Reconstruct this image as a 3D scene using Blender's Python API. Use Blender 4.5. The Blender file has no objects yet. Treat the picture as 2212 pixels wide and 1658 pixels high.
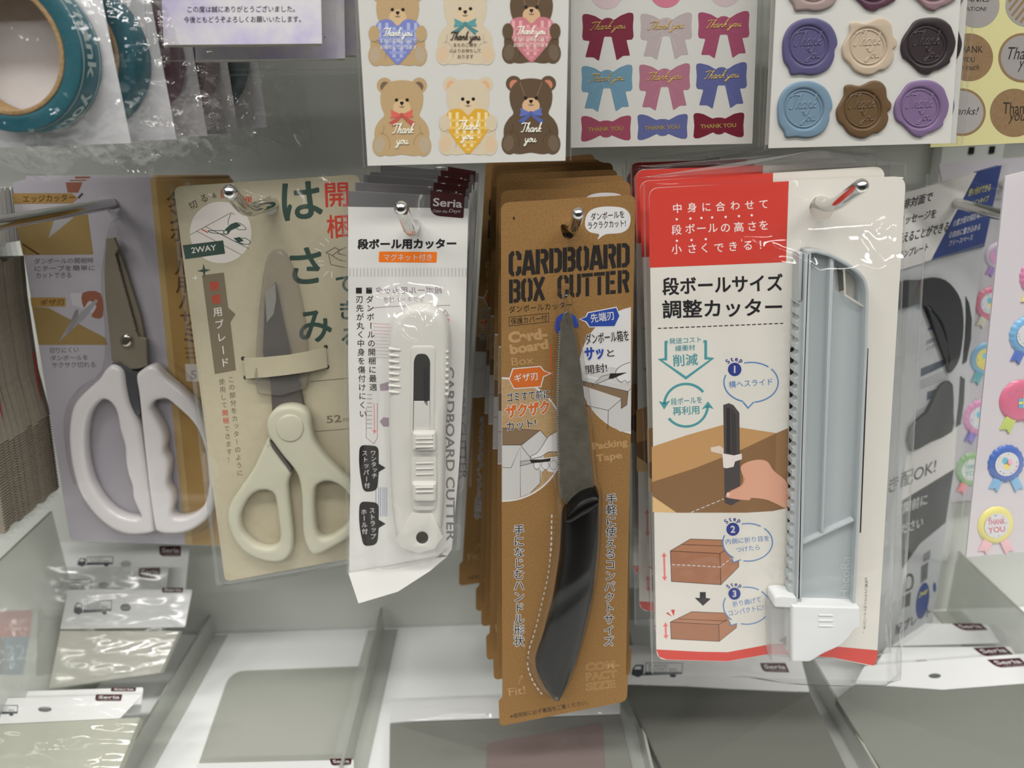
import bpy, math, random
from mathutils import Vector, Matrix, noise
from mathutils.geometry import tessellate_polygon
random.seed(7)
SC = bpy.context.scene
C = SC.collection

# ---------------------------------------------------------------- camera, world, light, exposure
W, H, F = 2212, 1658, 1600.0            # photograph's frame and focal length in its pixels
PITCH, ROLL = 18.6, -1.9
CAM = Vector((0.0, 0.0, 1.35))
CAMR = (Matrix.Rotation(math.radians(90 - PITCH), 3, 'X') @ Matrix.Rotation(math.radians(ROLL), 3, 'Z'))
cd = bpy.data.cameras.new('camera')
cam = bpy.data.objects.new('camera', cd)
C.objects.link(cam)
cam.matrix_world = Matrix.Translation(CAM) @ CAMR.to_4x4()
cd.sensor_width = 36.0
cd.lens = 36.0 * F / W
cd.clip_start = 0.01
cd.clip_end = 50
cd.dof.use_dof = True
cd.dof.focus_distance = 0.355
cd.dof.aperture_fstop = 7.5
SC.camera = cam

wd = bpy.data.worlds.new('shop_air')
SC.world = wd
wd.use_nodes = True
wn = wd.node_tree.nodes
wn['Background'].inputs[0].default_value = (0.93, 0.97, 1.0, 1)
wn['Background'].inputs[1].default_value = 0.17

def ceiling_lamp(x, y, z, sx, sy, power):
    li = bpy.data.lights.new('ceiling_tube', 'AREA')
    li.shape = 'RECTANGLE'
    li.size, li.size_y = sx, sy
    li.energy = power
    li.color = (1.0, 0.98, 0.94)
    o = bpy.data.objects.new('ceiling_tube', li)
    C.objects.link(o)
    o.location = (x, y, z)
for lx in (-1.5, 0.0, 1.5):              # rows of shop tubes along the aisle
    ceiling_lamp(lx, -0.55, 2.75, 1.2, 0.16, 20)
    ceiling_lamp(lx, -1.9, 2.75, 1.2, 0.16, 17)

SC.view_settings.view_transform = 'Standard'
SC.view_settings.look = 'None'
SC.view_settings.exposure = 0.0
SC.view_settings.gamma = 1.0
SC.view_settings.use_curve_mapping = False
SC.cycles.transparent_max_bounces = 48
SC.cycles.max_bounces = 10
SC.cycles.use_denoising = True

# ---------------------------------------------------------------- helpers: surveying the photograph
def ray(px, py):
    return CAMR @ Vector(((px - W / 2) / F, -(py - H / 2) / F, -1.0))

def at_depth(px, py, Y):                 # the point seen at a pixel, Y metres in front of the camera
    d = ray(px, py)
    return CAM + d * (Y / d.y)

class Plane:
    """A thing's own frame: x right, y up along the card, z out of its face. Pixels are surveyed onto it."""
    def __init__(s, px, py, Y, yaw=0.0, lean=0.0, O=None):
        s.O = O if O is not None else at_depth(px, py, Y)
        s.R = Matrix.Rotation(math.radians(yaw), 3, 'Z') @ Matrix.Rotation(math.radians(90 + lean), 3, 'X')
        s.M = Matrix.Translation(s.O) @ s.R.to_4x4()
        s.Ri = s.R.transposed()
        s.o = s.Ri @ (CAM - s.O)
        a, b = s.uv(px, py), s.uv(px + 10, py)
        s.k = (b - a).length / 10        # metres per pixel near the origin
    def uv(s, px, py, z=0.0):
        d = s.Ri @ ray(px, py)
        t = (z - s.o.z) / d.z
        return Vector((s.o.x + d.x * t, s.o.y + d.y * t))
    def uvs(s, pts, z=0.0):
        return [s.uv(p[0], p[1], z) for p in pts]

def zm(ox, oy, k, pts):                  # coordinates noted on an enlarged view of the photograph
    return [(ox + p[0] / k, oy + p[1] / k) for p in pts]

# ---------------------------------------------------------------- helpers: 2-D outlines
def area2(p):
    return sum(p[i - 1][0] * p[i][1] - p[i][0] * p[i - 1][1] for i in range(len(p))) / 2

def ccw(p):
    p = [Vector((q[0], q[1])) for q in p]
    return p if area2(p) > 0 else p[::-1]

def smooth(pts, n=4, closed=True):       # Catmull-Rom through the points
    m = len(pts)
    out = []
    for i in range(m if closed else m - 1):
        g = (lambda j: pts[j % m]) if closed else (lambda j: pts[max(0, min(m - 1, j))])
        a, b, c, d = [Vector((q[0], q[1])) for q in (g(i - 1), g(i), g(i + 1), g(i + 2))]
        for j in range(n):
            t = j / n
            out.append(0.5 * ((2 * b) + (c - a) * t + (2 * a - 5 * b + 4 * c - d) * t * t + (3 * b - a - 3 * c + d) * t ** 3))
    if not closed:
        out.append(Vector((pts[-1][0], pts[-1][1])))
    return out

def rounded(pts, r, n=4):                # polygon with rounded corners
    m = len(pts)
    P = [Vector((q[0], q[1])) for q in pts]
    rr = r if isinstance(r, (list, tuple)) else [r] * m
    out = []
    for i in range(m):
        a, b, c = P[i - 1], P[i], P[(i + 1) % m]
        if rr[i] <= 0:
            out.append(b)
            continue
        d0, d1 = (a - b), (c - b)
        q = min(rr[i], d0.length * 0.48, d1.length * 0.48)
        s, e = b + d0.normalized() * q, b + d1.normalized() * q
        for j in range(n + 1):
            t = j / n
            out.append(s * (1 - t) ** 2 + b * 2 * t * (1 - t) + e * t * t)
    return out

def ell(cx, cy, rx, ry=None, n=28, a0=0, a1=360, rot=0):
    ry = rx if ry is None else ry
    full = abs(a1 - a0) >= 360
    c, s = math.cos(math.radians(rot)), math.sin(math.radians(rot))
    out = []
    for i in range(n if full else n + 1):
        a = math.radians(a0 + (a1 - a0) * i / n)
        x, y = rx * math.cos(a), ry * math.sin(a)
        out.append((cx + x * c - y * s, cy + x * s + y * c))
    return out

def inset(p, d):                         # offset a CCW outline inward by d
    m = len(p)
    out = []
    for i in range(m):
        a, b, c = p[i - 1], p[i], p[(i + 1) % m]
        u, v = (b - a), (c - b)
        if u.length < 1e-9: u = v
        if v.length < 1e-9: v = u
        if u.length < 1e-9:
            out.append(b.copy()); continue
        u, v = u.normalized(), v.normalized()
        n1, n2 = Vector((-u.y, u.x)), Vector((-v.y, v.x))
        k = 1 + n1.dot(n2)
        out.append(b + (n1 + n2) * (d / max(k, 0.35)))
    return out

# ---------------------------------------------------------------- helpers: materials
GAIN = 0.80
def lin(c):
    c /= 255.0
    return c / 12.92 if c <= 0.04045 else ((c + 0.055) / 1.055) ** 2.4
MATS = {}
def mat(name, rgb, rough=0.5, metal=0.0, spec=0.3, bump=None, mottle=None, coat=0.0, alpha=None):
    if name in MATS:
        return MATS[name]
    m = bpy.data.materials.new(name)
    m.use_nodes = True
    nt = m.node_tree
    b = nt.nodes['Principled BSDF']
    base = [min(0.95, lin(v) / (GAIN if metal < 0.5 else 1.0)) for v in rgb] + [1]
    b.inputs['Base Color'].default_value = base
    b.inputs['Roughness'].default_value = rough
    b.inputs['Metallic'].default_value = metal
    b.inputs['Specular IOR Level'].default_value = spec
    b.inputs['Coat Weight'].default_value = coat
    b.inputs['Coat Roughness'].default_value = 0.08
    if alpha is not None:
        b.inputs['Alpha'].default_value = alpha
    tc = None
    if bump or mottle:
        tc = nt.nodes.new('ShaderNodeTexCoord')
    if mottle:                           # (scale per metre, second colour, low, high)
        sc, c2, lo, hi = mottle
        nz = nt.nodes.new('ShaderNodeTexNoise')
        nz.inputs['Scale'].default_value = sc
        nz.inputs['Detail'].default_value = 6
        nz.inputs['Roughness'].default_value = 0.65
        rp = nt.nodes.new('ShaderNodeMapRange')
        rp.inputs[1].default_value, rp.inputs[2].default_value = lo, hi
        mx = nt.nodes.new('ShaderNodeMix')
        mx.data_type = 'RGBA'
        mx.inputs['A'].default_value = base
        mx.inputs['B'].default_value = [min(0.95, lin(v) / GAIN) for v in c2] + [1]
        nt.links.new(tc.outputs['Object'], nz.inputs['Vector'])
        nt.links.new(nz.outputs['Fac'], rp.inputs[0])
        nt.links.new(rp.outputs[0], mx.inputs['Factor'])
        nt.links.new(mx.outputs['Result'], b.inputs['Base Color'])
    if bump:                             # (scale per metre, strength, distance)
        sc, st, di = bump
        nz = nt.nodes.new('ShaderNodeTexNoise')
        nz.inputs['Scale'].default_value = sc
        nz.inputs['Detail'].default_value = 3
        bp = nt.nodes.new('ShaderNodeBump')
        bp.inputs['Strength'].default_value = st
        bp.inputs['Distance'].default_value = di
        nt.links.new(tc.outputs['Object'], nz.inputs['Vector'])
        nt.links.new(nz.outputs['Fac'], bp.inputs['Height'])
        nt.links.new(bp.outputs['Normal'], b.inputs['Normal'])
    MATS[name] = m
    return m

def film(name, tint=0.985, rough=0.07, gloss=0.8, bump=(45, 0.25, 0.002), haze=0.0, hue=(1, 1, 1)):
    """Clear plastic film: see-through with a Fresnel gloss, optionally a little milky."""
    if name in MATS:
        return MATS[name]
    m = bpy.data.materials.new(name)
    m.use_nodes = True
    nt = m.node_tree
    for n in list(nt.nodes):
        nt.nodes.remove(n)
    N, L = nt.nodes.new, nt.links.new
    out = N('ShaderNodeOutputMaterial')
    tr = N('ShaderNodeBsdfTransparent')
    tr.inputs[0].default_value = (tint * hue[0], tint * hue[1], tint * hue[2], 1)
    base = tr
    if haze > 0:
        df = N('ShaderNodeBsdfDiffuse')
        df.inputs[0].default_value = (0.82 * hue[0], 0.83 * hue[1], 0.82 * hue[2], 1)
        m0 = N('ShaderNodeMixShader')
        m0.inputs[0].default_value = haze
        L(tr.outputs[0], m0.inputs[1]); L(df.outputs[0], m0.inputs[2])
        base = m0
    gl = N('ShaderNodeBsdfGlossy')
    gl.inputs['Roughness'].default_value = rough
    lw = N('ShaderNodeLayerWeight')      # same reflectance from either side of the film
    lw.inputs[0].default_value = 0.5
    pw_ = N('ShaderNodeMath')
    pw_.operation = 'POWER'
    pw_.inputs[1].default_value = 5.0
    L(lw.outputs['Facing'], pw_.inputs[0])
    mu = N('ShaderNodeMath')
    mu.operation = 'MULTIPLY_ADD'
    mu.inputs[1].default_value = 0.9 * min(1.0, gloss)
    mu.inputs[2].default_value = 0.035 * gloss
    mu.use_clamp = True
    L(pw_.outputs[0], mu.inputs[0])
    mx = N('ShaderNodeMixShader')
    L(mu.outputs[0], mx.inputs[0]); L(base.outputs[0], mx.inputs[1]); L(gl.outputs[0], mx.inputs[2])
    L(mx.outputs[0], out.inputs[0])
    if bump:
        tc = N('ShaderNodeTexCoord')
        nz = N('ShaderNodeTexNoise')
        nz.inputs['Scale'].default_value = bump[0]
        nz.inputs['Detail'].default_value = 2
        bp = N('ShaderNodeBump')
        bp.inputs['Strength'].default_value = bump[1]
        bp.inputs['Distance'].default_value = bump[2]
        L(tc.outputs['Object'], nz.inputs[0]); L(nz.outputs[0], bp.inputs['Height'])
        L(bp.outputs[0], gl.inputs['Normal'])
    MATS[name] = m
    return m

def ink(r, g, b):
    return mat('ink_%d_%d_%d' % (r, g, b), (r, g, b), rough=0.45, spec=0.3)

# ---------------------------------------------------------------- helpers: lettering
GLYPHS = {}
def glyphs(s, bold=0.0, shear=0.0, ext=0.0):
    key = (s, bold, shear, ext)
    if key not in GLYPHS:
        cu = bpy.data.curves.new('lettering', 'FONT')
        cu.body, cu.resolution_u, cu.offset, cu.shear, cu.extrude = s, 4, bold, shear, ext
        o = bpy.data.objects.new('lettering', cu)
        me = bpy.data.meshes.new_from_object(o)
        vs = [tuple(v.co) for v in me.vertices]
        fs = [tuple(p.vertices) for p in me.polygons]
        bpy.data.objects.remove(o); bpy.data.meshes.remove(me); bpy.data.curves.remove(cu)
        xs, ys = [v[0] for v in vs] or [0, 1], [v[1] for v in vs] or [0, 1]
        GLYPHS[key] = (vs, fs, min(xs), max(xs), min(ys), max(ys))
    return GLYPHS[key]

def shifts(heavy, em):                   # heavier strokes: the glyph laid down several times around itself
    if heavy <= 0:
        return [(0.0, 0.0)]
    r = heavy * em
    n = 8 if heavy > 0.03 else (6 if heavy > 0.015 else 4)
    return [(r * math.cos(2 * math.pi * i / n), r * math.sin(2 * math.pi * i / n)) for i in range(n)]

INK0, INKD = 0.00004, 0.000022            # printed layers lie on the card, tenths of a hair apart

class MB:
    """Collects geometry in a thing's own frame; build() links it as ONE mesh object."""
    def __init__(s, pl):
        s.pl, s.v, s.f, s.m, s.ml, s.base = pl, [], [], [], [], 0.0
    def mi(s, m):
        if m not in s.ml:
            s.ml.append(m)
        return s.ml.index(m)
    def add(s, vs, fs, m, flip=False):
        o = len(s.v)
        s.v += [tuple(v) for v in vs]
        i = s.mi(m)
        for f in fs:
            f = [o + k for k in f]
            s.f.append(f[::-1] if flip else f)
            s.m.append(i)
    # ---- flat print, outlines in local metres
    def face(s, uv, z, m, holes=()):
        loops = [[Vector((p[0], p[1], 0)) for p in uv]] + [[Vector((p[0], p[1], 0)) for p in h] for h in holes]
        flat = [p for l in loops for p in l]
        fs = []
        for t in tessellate_polygon(loops):
            a, b, c = [flat[i] for i in t]
            cr = (b - a).cross(c - a).z
            if abs(cr) > 1e-16:
                fs.append(t if cr > 0 else t[::-1])
        s.add([(p.x, p.y, z) for p in flat], fs, m)
    def lz(s, L):
        return s.base + INK0 + L * INKD
    # ---- flat print, outlines in photograph pixels
    def P(s, pts, m, L=0, holes=()):
        z = s.lz(L)
        s.face(s.pl.uvs(pts, z), z, m, [s.pl.uvs(h, z) for h in holes])
    def line_uv(s, q, w, z, m, closed=False):
        q = [Vector((p[0], p[1])) for p in q]
        n = len(q)
        A, B = [], []
        for i in range(n):
            a = q[i - 1] if (i > 0 or closed) else q[i]
            c = q[(i + 1) % n] if (i < n - 1 or closed) else q[i]
            u, v = q[i] - a, c - q[i]
            if u.length < 1e-9: u = v
            if v.length < 1e-9: v = u
            if u.length < 1e-9: u = v = Vector((1, 0))
            u, v = u.normalized(), v.normalized()
            n1, n2 = Vector((-u.y, u.x)), Vector((-v.y, v.x))
            o = (n1 + n2) * (w / 2 / max(1 + n1.dot(n2), 0.4))
            A.append(q[i] + o); B.append(q[i] - o)
        vs = [(p.x, p.y, z) for p in A] + [(p.x, p.y, z) for p in B]
        fs = [(n + i, n + (i + 1) % n, (i + 1) % n, i) for i in range(n if closed else n - 1)]
        s.add(vs, fs, m)
    def L(s, pts, w, m, L=1, closed=False):
        z = s.lz(L)
        s.line_uv(s.pl.uvs(pts, z), w * s.pl.k, z, m, closed)
    def dash(s, pts, w, m, on, off, L=1):
        pts = [Vector((p[0], p[1])) for p in pts]
        seg, pos, cur, pen = [], 0.0, [pts[0]], True
        left = on
        for a, b in zip(pts, pts[1:]):
            d = (b - a).length
            t = 0.0
            while d - t > left:
                t += left
                p = a.lerp(b, t / d)
                if pen:
                    cur.append(p); s.L(cur, w, m, L)
                cur = [p]; pen = not pen
                left = on if pen else off
            left -= d - t
            if pen: cur.append(b)
        if pen and len(cur) > 1:
            s.L(cur, w, m, L)
    # ---- lettering fitted between two baseline pixels, h pixels tall
    def T(s, txt, ax, ay, bx, by, h, m, L=2, bold=0.0, shear=0.0, up=None, ext=0.0):
        heavy = 0.0
        if any(ord(c) > 0x2000 for c in txt):
            heavy, bold = (bold if bold > 0.003 else 0.0), 0.0
        vs, fs, x0, x1, y0, y1 = glyphs(txt, bold, shear, ext)
        a, b = Vector((ax, ay)), Vector((bx, by))
        d = (b - a).normalized()
        u = Vector(up) * h if up else (Vector((d.y, -d.x)) * h if d.x >= 0 or abs(d.y) > abs(d.x) else Vector((-d.y, d.x)) * h)
        z = s.lz(L)
        ext_w = h / max(0.3, y1 - y0)
        for dx, dy in shifts(heavy, ext_w):
            z += 2e-6 if heavy else 0
            out = []
            for v in vs:
                p = a + (b - a) * ((v[0] - x0) / (x1 - x0)) + u * ((v[1] - y0) / (y1 - y0))
                q = s.pl.uv(p.x + dx, p.y + dy, z)
                out.append((q.x, q.y, z + v[2] * s.pl.k))
            s.add(out, fs, m, flip=(bx < ax and abs(by - ay) < abs(bx - ax)))
    # ---- single characters in em cells at given pixel centres
    def ch(s, c, cx, cy, size, m, L=2, bold=0.0, rot=0.0, sx=1.0):
        heavy = 0.0
        if ord(c) > 0x2000:
            heavy, bold = (bold if bold > 0.003 else 0.0), 0.0
        vs, fs, x0, x1, y0, y1 = glyphs(c, bold)
        if ord(c) < 0x2000:
            mx, my = (x0 + x1) / 2, (y0 + y1) / 2
        else:
            mx, my = 0.5, 0.38
        co, si = math.cos(math.radians(rot)), math.sin(math.radians(rot))
        z = s.lz(L)
        for dx, dy in shifts(heavy, size):
            z += 2e-6 if heavy else 0
            out = []
            for v in vs:
                x, y = (v[0] - mx) * size * sx, -(v[1] - my) * size
                q = s.pl.uv(cx + x * co - y * si + dx, cy + x * si + y * co + dy, z)
                out.append((q.x, q.y, z))
            s.add(out, fs, m)
    def chars(s, txt, centres, size, m, L=2, bold=0.0, rot=0.0, sx=1.0):
        for c, (x, y) in zip(txt, centres):
            s.ch(c, x, y, size, m, L, bold, rot, sx)
    def column(s, txt, x0, y0, x1, y1, size, m, L=2, bold=0.0, rot=0.0, sx=1.0, halo=None, hb=0.05):
        n = len(txt)
        for i, c in enumerate(txt):
            t = i / max(1, n - 1)
            x, y = x0 + (x1 - x0) * t, y0 + (y1 - y0) * t
            if c in 'ッャュョっゃゅょ':
                x += size * 0.12; y -= size * 0.12
            r = rot + (90 if c in 'ー－' else 0)
            if halo:
                s.ch(c, x, y, size, halo, L, bold + hb, r, sx)
            s.ch(c, x, y, size, m, L + 1, bold, r, sx)
    # ---- solids in the thing's frame (outline in local metres, straight walls along z, rounded top edge)
    def solid(s, uv, z0, z1, m, bev=0.0, holes=(), seg=3, bottom=True, low=0.0):
        loops = [ccw(uv)] + [ccw(h)[::-1] for h in holes]
        prof = []
        if low > 0:
            prof.append((low, z0)); prof.append((0.0, z0 + low))
        else:
            prof.append((0.0, z0))
        if bev > 0:
            for i in range(seg + 1):
                a = math.pi / 2 * i / seg
                prof.append((bev * (1 - math.cos(a)), z1 - bev + bev * math.sin(a)))
        else:
            prof.append((0.0, z1))
        i = s.mi(m)
        tops, bots = [], []
        for lp in loops:
            n = len(lp)
            o = len(s.v)
            for d, z in prof:
                ring = inset(lp, d) if d else lp
                s.v += [(p.x, p.y, z) for p in ring]
            for r in range(len(prof) - 1):
                for k in range(n):
                    k2 = (k + 1) % n
                    s.f.append([o + r * n + k, o + r * n + k2, o + (r + 1) * n + k2, o + (r + 1) * n + k])
                    s.m.append(i)
            bots.append(list(range(o, o + n)))
            t = o + (len(prof) - 1) * n
            tops.append(list(range(t, t + n)))
        for idx, up in ((tops, True),) + (((bots, False),) if bottom else ()):
            vl = [[Vector((s.v[k][0], s.v[k][1], 0)) for k in l] for l in idx]
            fl = [k for l in idx for k in l]
            fv = [p for l in vl for p in l]
            for t in tessellate_polygon(vl):
                a, b, c = [fv[q] for q in t]
                cr = (b - a).cross(c - a).z
                if abs(cr) < 1e-16: continue
                t = [fl[q] for q in t]
                s.f.append(t if (cr > 0) == up else t[::-1])
                s.m.append(i)
    def S(s, pts, z0, z1, m, bev=0.0, holes=(), seg=3, sm=0, bottom=True, low=0.0, zr=None):
        """Solid whose outline is surveyed from pixels at the height of its top."""
        zr = z1 if zr is None else zr
        if sm:
            pts = smooth(pts, sm); holes = [smooth(h, sm) for h in holes]
        s.solid(s.pl.uvs(pts, zr), z0, z1, m, bev, [s.pl.uvs(h, zr) for h in holes], seg, bottom, low)
    def dome(s, uv, z0, h, m, n=6, flat=0.0):
        """A pillowed sheet over an outline: rises from z0 at the rim to z0+h."""
        lp = ccw(uv)
        c = sum(lp, Vector((0, 0))) / len(lp)
        k = len(lp)
        rings = []
        for r in range(n):
            t = 1 - (1 - flat) * r / n
            zz = z0 + h * math.sqrt(max(0.0, 1 - ((t - flat) / (1 - flat)) ** 2))
            rings.append([((c + (p - c) * t).x, (c + (p - c) * t).y, zz) for p in lp])
        vs = [v for r in rings for v in r] + [(c.x, c.y, z0 + h)]
        fs = []
        for r in range(n - 1):
            for i in range(k):
                j = (i + 1) % k
                fs.append((r * k + i, r * k + j, (r + 1) * k + j, (r + 1) * k + i))
        for i in range(k):
            fs.append(((n - 1) * k + i, (n - 1) * k + (i + 1) % k, len(vs) - 1))
        s.add(vs, fs, m)
    def loft(s, left, right, z0, h, m, n=10, power=0.5, close=True):
        """A lens-shaped body between two paired edges (pixels), h thick at its spine."""
        Lq, Rq = s.pl.uvs(left, z0 + h / 2), s.pl.uvs(right, z0 + h / 2)
        vs, fs = [], []
        for a, b in zip(Lq, Rq):
            w = min(1.0, (b - a).length / 0.006) ** 0.6
            for i in range(n + 1):
                t = math.pi * i / n
                p = a.lerp(b, (1 - math.cos(t)) / 2)
                vs.append((p.x, p.y, z0 + h * w * math.sin(t) ** power))
        k = n + 1
        for j in range(len(Lq) - 1):
            for i in range(n):
                fs.append((j * k + i, (j + 1) * k + i, (j + 1) * k + i + 1, j * k + i + 1))
            if close:
                fs.append((j * k, j * k + n, (j + 1) * k + n, (j + 1) * k))
        if close:
            fs.append(tuple(range(k)))
            fs.append(tuple((len(Lq) - 1) * k + i for i in range(k))[::-1])
        s.add(vs, fs, m)
    def sheet(s, corners, zf, m, nx=16, ny=24, zr=0.0, flip=False):
        """Film or paper over four corners (TL,TR,BR,BL pixels); zf(a,b) is its height, a,b in 0..1."""
        q = s.pl.uvs(corners, zr)
        vs, fs = [], []
        for j in range(ny + 1):
            b = j / ny
            for i in range(nx + 1):
                a = i / nx
                p = (q[0] * (1 - a) + q[1] * a) * (1 - b) + (q[3] * (1 - a) + q[2] * a) * b
                z = zf(a, b)
                vs.append((p.x, p.y, z[2]) if False else (p.x, p.y, z))
        for j in range(ny):
            for i in range(nx):
                k = j * (nx + 1) + i
                fs.append((k, k + nx + 1, k + nx + 2, k + 1))
        s.add(vs, fs, m, flip)
    def tube(s, path, r, m, seg=12, cap=True):
        path = [Vector(p) for p in path]
        n = len(path)
        rr = r if isinstance(r, (list, tuple)) else [r] * n
        vs, fs = [], []
        ref = None
        for i in range(n):
            t = (path[min(i + 1, n - 1)] - path[max(i - 1, 0)]).normalized()
            if ref is None:
                ref = Vector((0, 0, 1)) if abs(t.z) < 0.9 else Vector((1, 0, 0))
            u = (ref - t * ref.dot(t)).normalized()
            ref = u
            w = t.cross(u)
            for k in range(seg):
                a = 2 * math.pi * k / seg
                vs.append(path[i] + (u * math.cos(a) + w * math.sin(a)) * rr[i])
        for i in range(n - 1):
            for k in range(seg):
                k2 = (k + 1) % seg
                fs.append((i * seg + k, i * seg + k2, (i + 1) * seg + k2, (i + 1) * seg + k))
        if cap:
            fs.append(tuple(range(seg))[::-1])
            fs.append(tuple((n - 1) * seg + k for k in range(seg)))
        s.add(vs, fs, m)
    def build(s, name, parent=None, label=None, angle=38, flat=False):
        me = bpy.data.meshes.new(name)
        me.from_pydata(s.v, [], s.f)
        for m in s.ml:
            me.materials.append(m)
        me.polygons.foreach_set('material_index', s.m)
        if not flat:
            me.polygons.foreach_set('use_smooth', [True] * len(me.polygons))
            me.set_sharp_from_angle(angle=math.radians(angle))
        me.update()
        o = bpy.data.objects.new(name, me)
        C.objects.link(o)
        if parent is not None:
            o.parent = parent
        elif s.pl is not None:
            o.matrix_world = s.pl.M
        if label:
            o['label'] = label
        return o

# a running hand for the words written in script, as strokes (x-height 1)
HAND = {
 'Thank': [[(-.3, 1.7), (.2, 1.95), (1.0, 1.85), (1.2, 1.95)], [(.5, 1.9), (.45, 1.0), (.32, .2), (.1, -.05), (-.1, .1)],
           [(.9, 0), (1.0, .9), (1.12, 1.8), (1.28, 2.1), (1.25, 1.7), (1.02, .6), (.95, 0)], [(.98, .4), (1.2, .85), (1.4, .85), (1.4, .5), (1.35, .15), (1.5, 0), (1.68, .2)],
           [(2.25, .8), (2.0, .9), (1.75, .6), (1.72, .2), (1.9, 0), (2.15, .3), (2.28, .85), (2.22, .3), (2.3, 0), (2.5, .2)],
           [(2.55, .85), (2.52, .5), (2.5, 0)], [(2.52, .4), (2.75, .85), (2.95, .8), (2.93, .4), (2.97, .05), (3.2, .2)],
           [(3.25, 0), (3.35, .9), (3.47, 1.8), (3.62, 2.1), (3.58, 1.7), (3.36, .6), (3.28, 0)], [(3.32, .45), (3.6, .85), (3.72, .7), (3.37, .45), (3.6, .1), (3.9, .15)]],
 'you': [[(0, .85), (.02, .3), (.2, 0), (.45, .3), (.55, .85), (.45, 0), (.3, -.7), (.05, -.9), (0, -.6), (.4, -.1), (.75, .2)],
         [(1.1, .85), (.85, .6), (.8, .15), (1.0, 0), (1.25, .3), (1.2, .75), (1.05, .85), (1.2, .6), (1.48, .68)],
         [(1.5, .85), (1.5, .25), (1.65, 0), (1.9, .25), (2.0, .85), (1.95, .2), (2.1, 0), (2.35, .25)]],
 'You': [[(-.2, 1.6), (.0, 1.9), (.15, 1.4), (.4, 1.1), (.7, 1.4), (.95, 1.95), (.75, .8), (.55, 0), (.25, -.6), (-.05, -.5), (.3, -.1), (.85, .25)],
         [(1.3, .85), (1.05, .6), (1.0, .15), (1.2, 0), (1.45, .3), (1.4, .75), (1.25, .85), (1.4, .6), (1.68, .68)],
         [(1.7, .85), (1.7, .25), (1.85, 0), (2.1, .25), (2.2, .85), (2.15, .2), (2.3, 0), (2.55, .25)]],
}
def script(mb, words, ax, ay, bx, by, w, m, L=4, slant=0.22, tall=1.0, tube_r=None):
    """Script words between two baseline pixels; with tube_r they are raised round strokes."""
    strokes, x = [], 0.0
    for wd in words.split():
        pts = [p for s in HAND[wd] for p in s]
        x0 = min(p[0] for p in pts)
        strokes += [[(p[0] - x0 + x, p[1]) for p in s] for s in HAND[wd]]
        x += max(p[0] for p in pts) - x0 + 0.55
    wid = x - 0.55
    a, b = Vector((ax, ay)), Vector((bx, by))
    d = (b - a) / (wid + slant)
    u = Vector((d.y, -d.x)) * tall
    for i, s in enumerate(strokes):
        q = [a + d * (p[0] + slant * p[1]) + u * p[1] for p in smooth(s, 4, False)]
        if tube_r:
            z = mb.lz(L)
            mb.tube([(v.x, v.y, z) for v in mb.pl.uvs(q, z)], tube_r, m, 6)
        else:
            z = mb.lz(L) + i * 1e-6
            mb.line_uv(mb.pl.uvs(q, z), w * mb.pl.k, z, m)

def tag(o, label, cat, group=None):
    o['label'] = label
    o['category'] = cat
    if group:
        o['group'] = group
    return o

def thing(name, label, cat, pl, group=None):
    o = bpy.data.objects.new(name, None)
    o.empty_display_size = 0.01
    C.objects.link(o)
    o.matrix_world = pl.M
    return tag(o, label, cat, group)

def copy_tree(o, parent=None, skip=()):
    c = o.copy()
    C.objects.link(c)
    if parent is not None:
        c.parent = parent
    for ch in [k for k in C.objects if k.parent == o]:
        if ch.name.split('.')[0] not in skip:
            copy_tree(ch, c, skip)
    return c

def hang_copy(root, px, py, Y, label, yaw=0.0, roll=0.0, lean=0.0, skip=()):
    """A further pack of the same kind, its hang hole seen at a pixel, Y metres away, swung by roll."""
    c = copy_tree(root, None, skip)
    R = (Matrix.Rotation(math.radians(yaw), 4, 'Z') @ Matrix.Rotation(math.radians(90 + lean), 4, 'X') @ Matrix.Rotation(math.radians(roll), 4, 'Z'))
    c.matrix_world = Matrix.Translation(at_depth(px, py, Y)) @ R
    c['label'] = label
    return c

def ridges(corners, lines):
    """Sharp folds in a film: each line is (pixel points, height, half width in pixels)."""
    segs = []
    for pts, h, w in lines:
        P_ = smooth(pts, 4, False) if len(pts) > 2 else [Vector(p) for p in pts]
        n = len(P_) - 1
        for i in range(n):
            segs.append((Vector(P_[i]), Vector(P_[i + 1]), i / n, (i + 1) / n, h, w))
    c = [Vector(q) for q in corners]
    def f(a, b):
        p = (c[0] * (1 - a) + c[1] * a) * (1 - b) + (c[3] * (1 - a) + c[2] * a) * b
        best = 0.0
        for s, e, t0, t1, h, w in segs:
            if abs(p.x - s.x) > 60 + w * 3 and abs(p.x - e.x) > 60 + w * 3: continue
            d = e - s
            t = max(0.0, min(1.0, (p - s).dot(d) / max(d.length_squared, 1e-9)))
            r = (p - s - d * t).length
            if r < 3 * w:
                u = t0 + (t1 - t0) * t
                best = max(best, h * math.exp(-(r / w) ** 2) * min(1, 6 * min(u, 1 - u) + 0.15))
        return best
    return f

def wrinkle(amp, fx=5.0, fy=7.0, seed=0.0, base=0.0, edge=True):
    def f(a, b):
        v = noise.noise((a * fx + seed, b * fy + seed * 1.7, seed)) + 0.5 * noise.noise((a * fx * 2.3 + seed, b * fy * 2.1, seed + 4))
        e = min(1.0, 9 * min(a, 1 - a, b, 1 - b)) if edge else 1.0
        return base + amp * e * (0.6 + v)
    return f
# ---------------------------------------------------------------- the setting
WALL_Y = 0.515
Z_DECK = at_depth(750, 1357, WALL_Y).z
panel_m = mat('painted_panel', (184, 186, 180), rough=0.42, spec=0.35)
deck_m = mat('painted_deck', (224, 229, 225), rough=0.3, spec=0.4)

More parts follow.
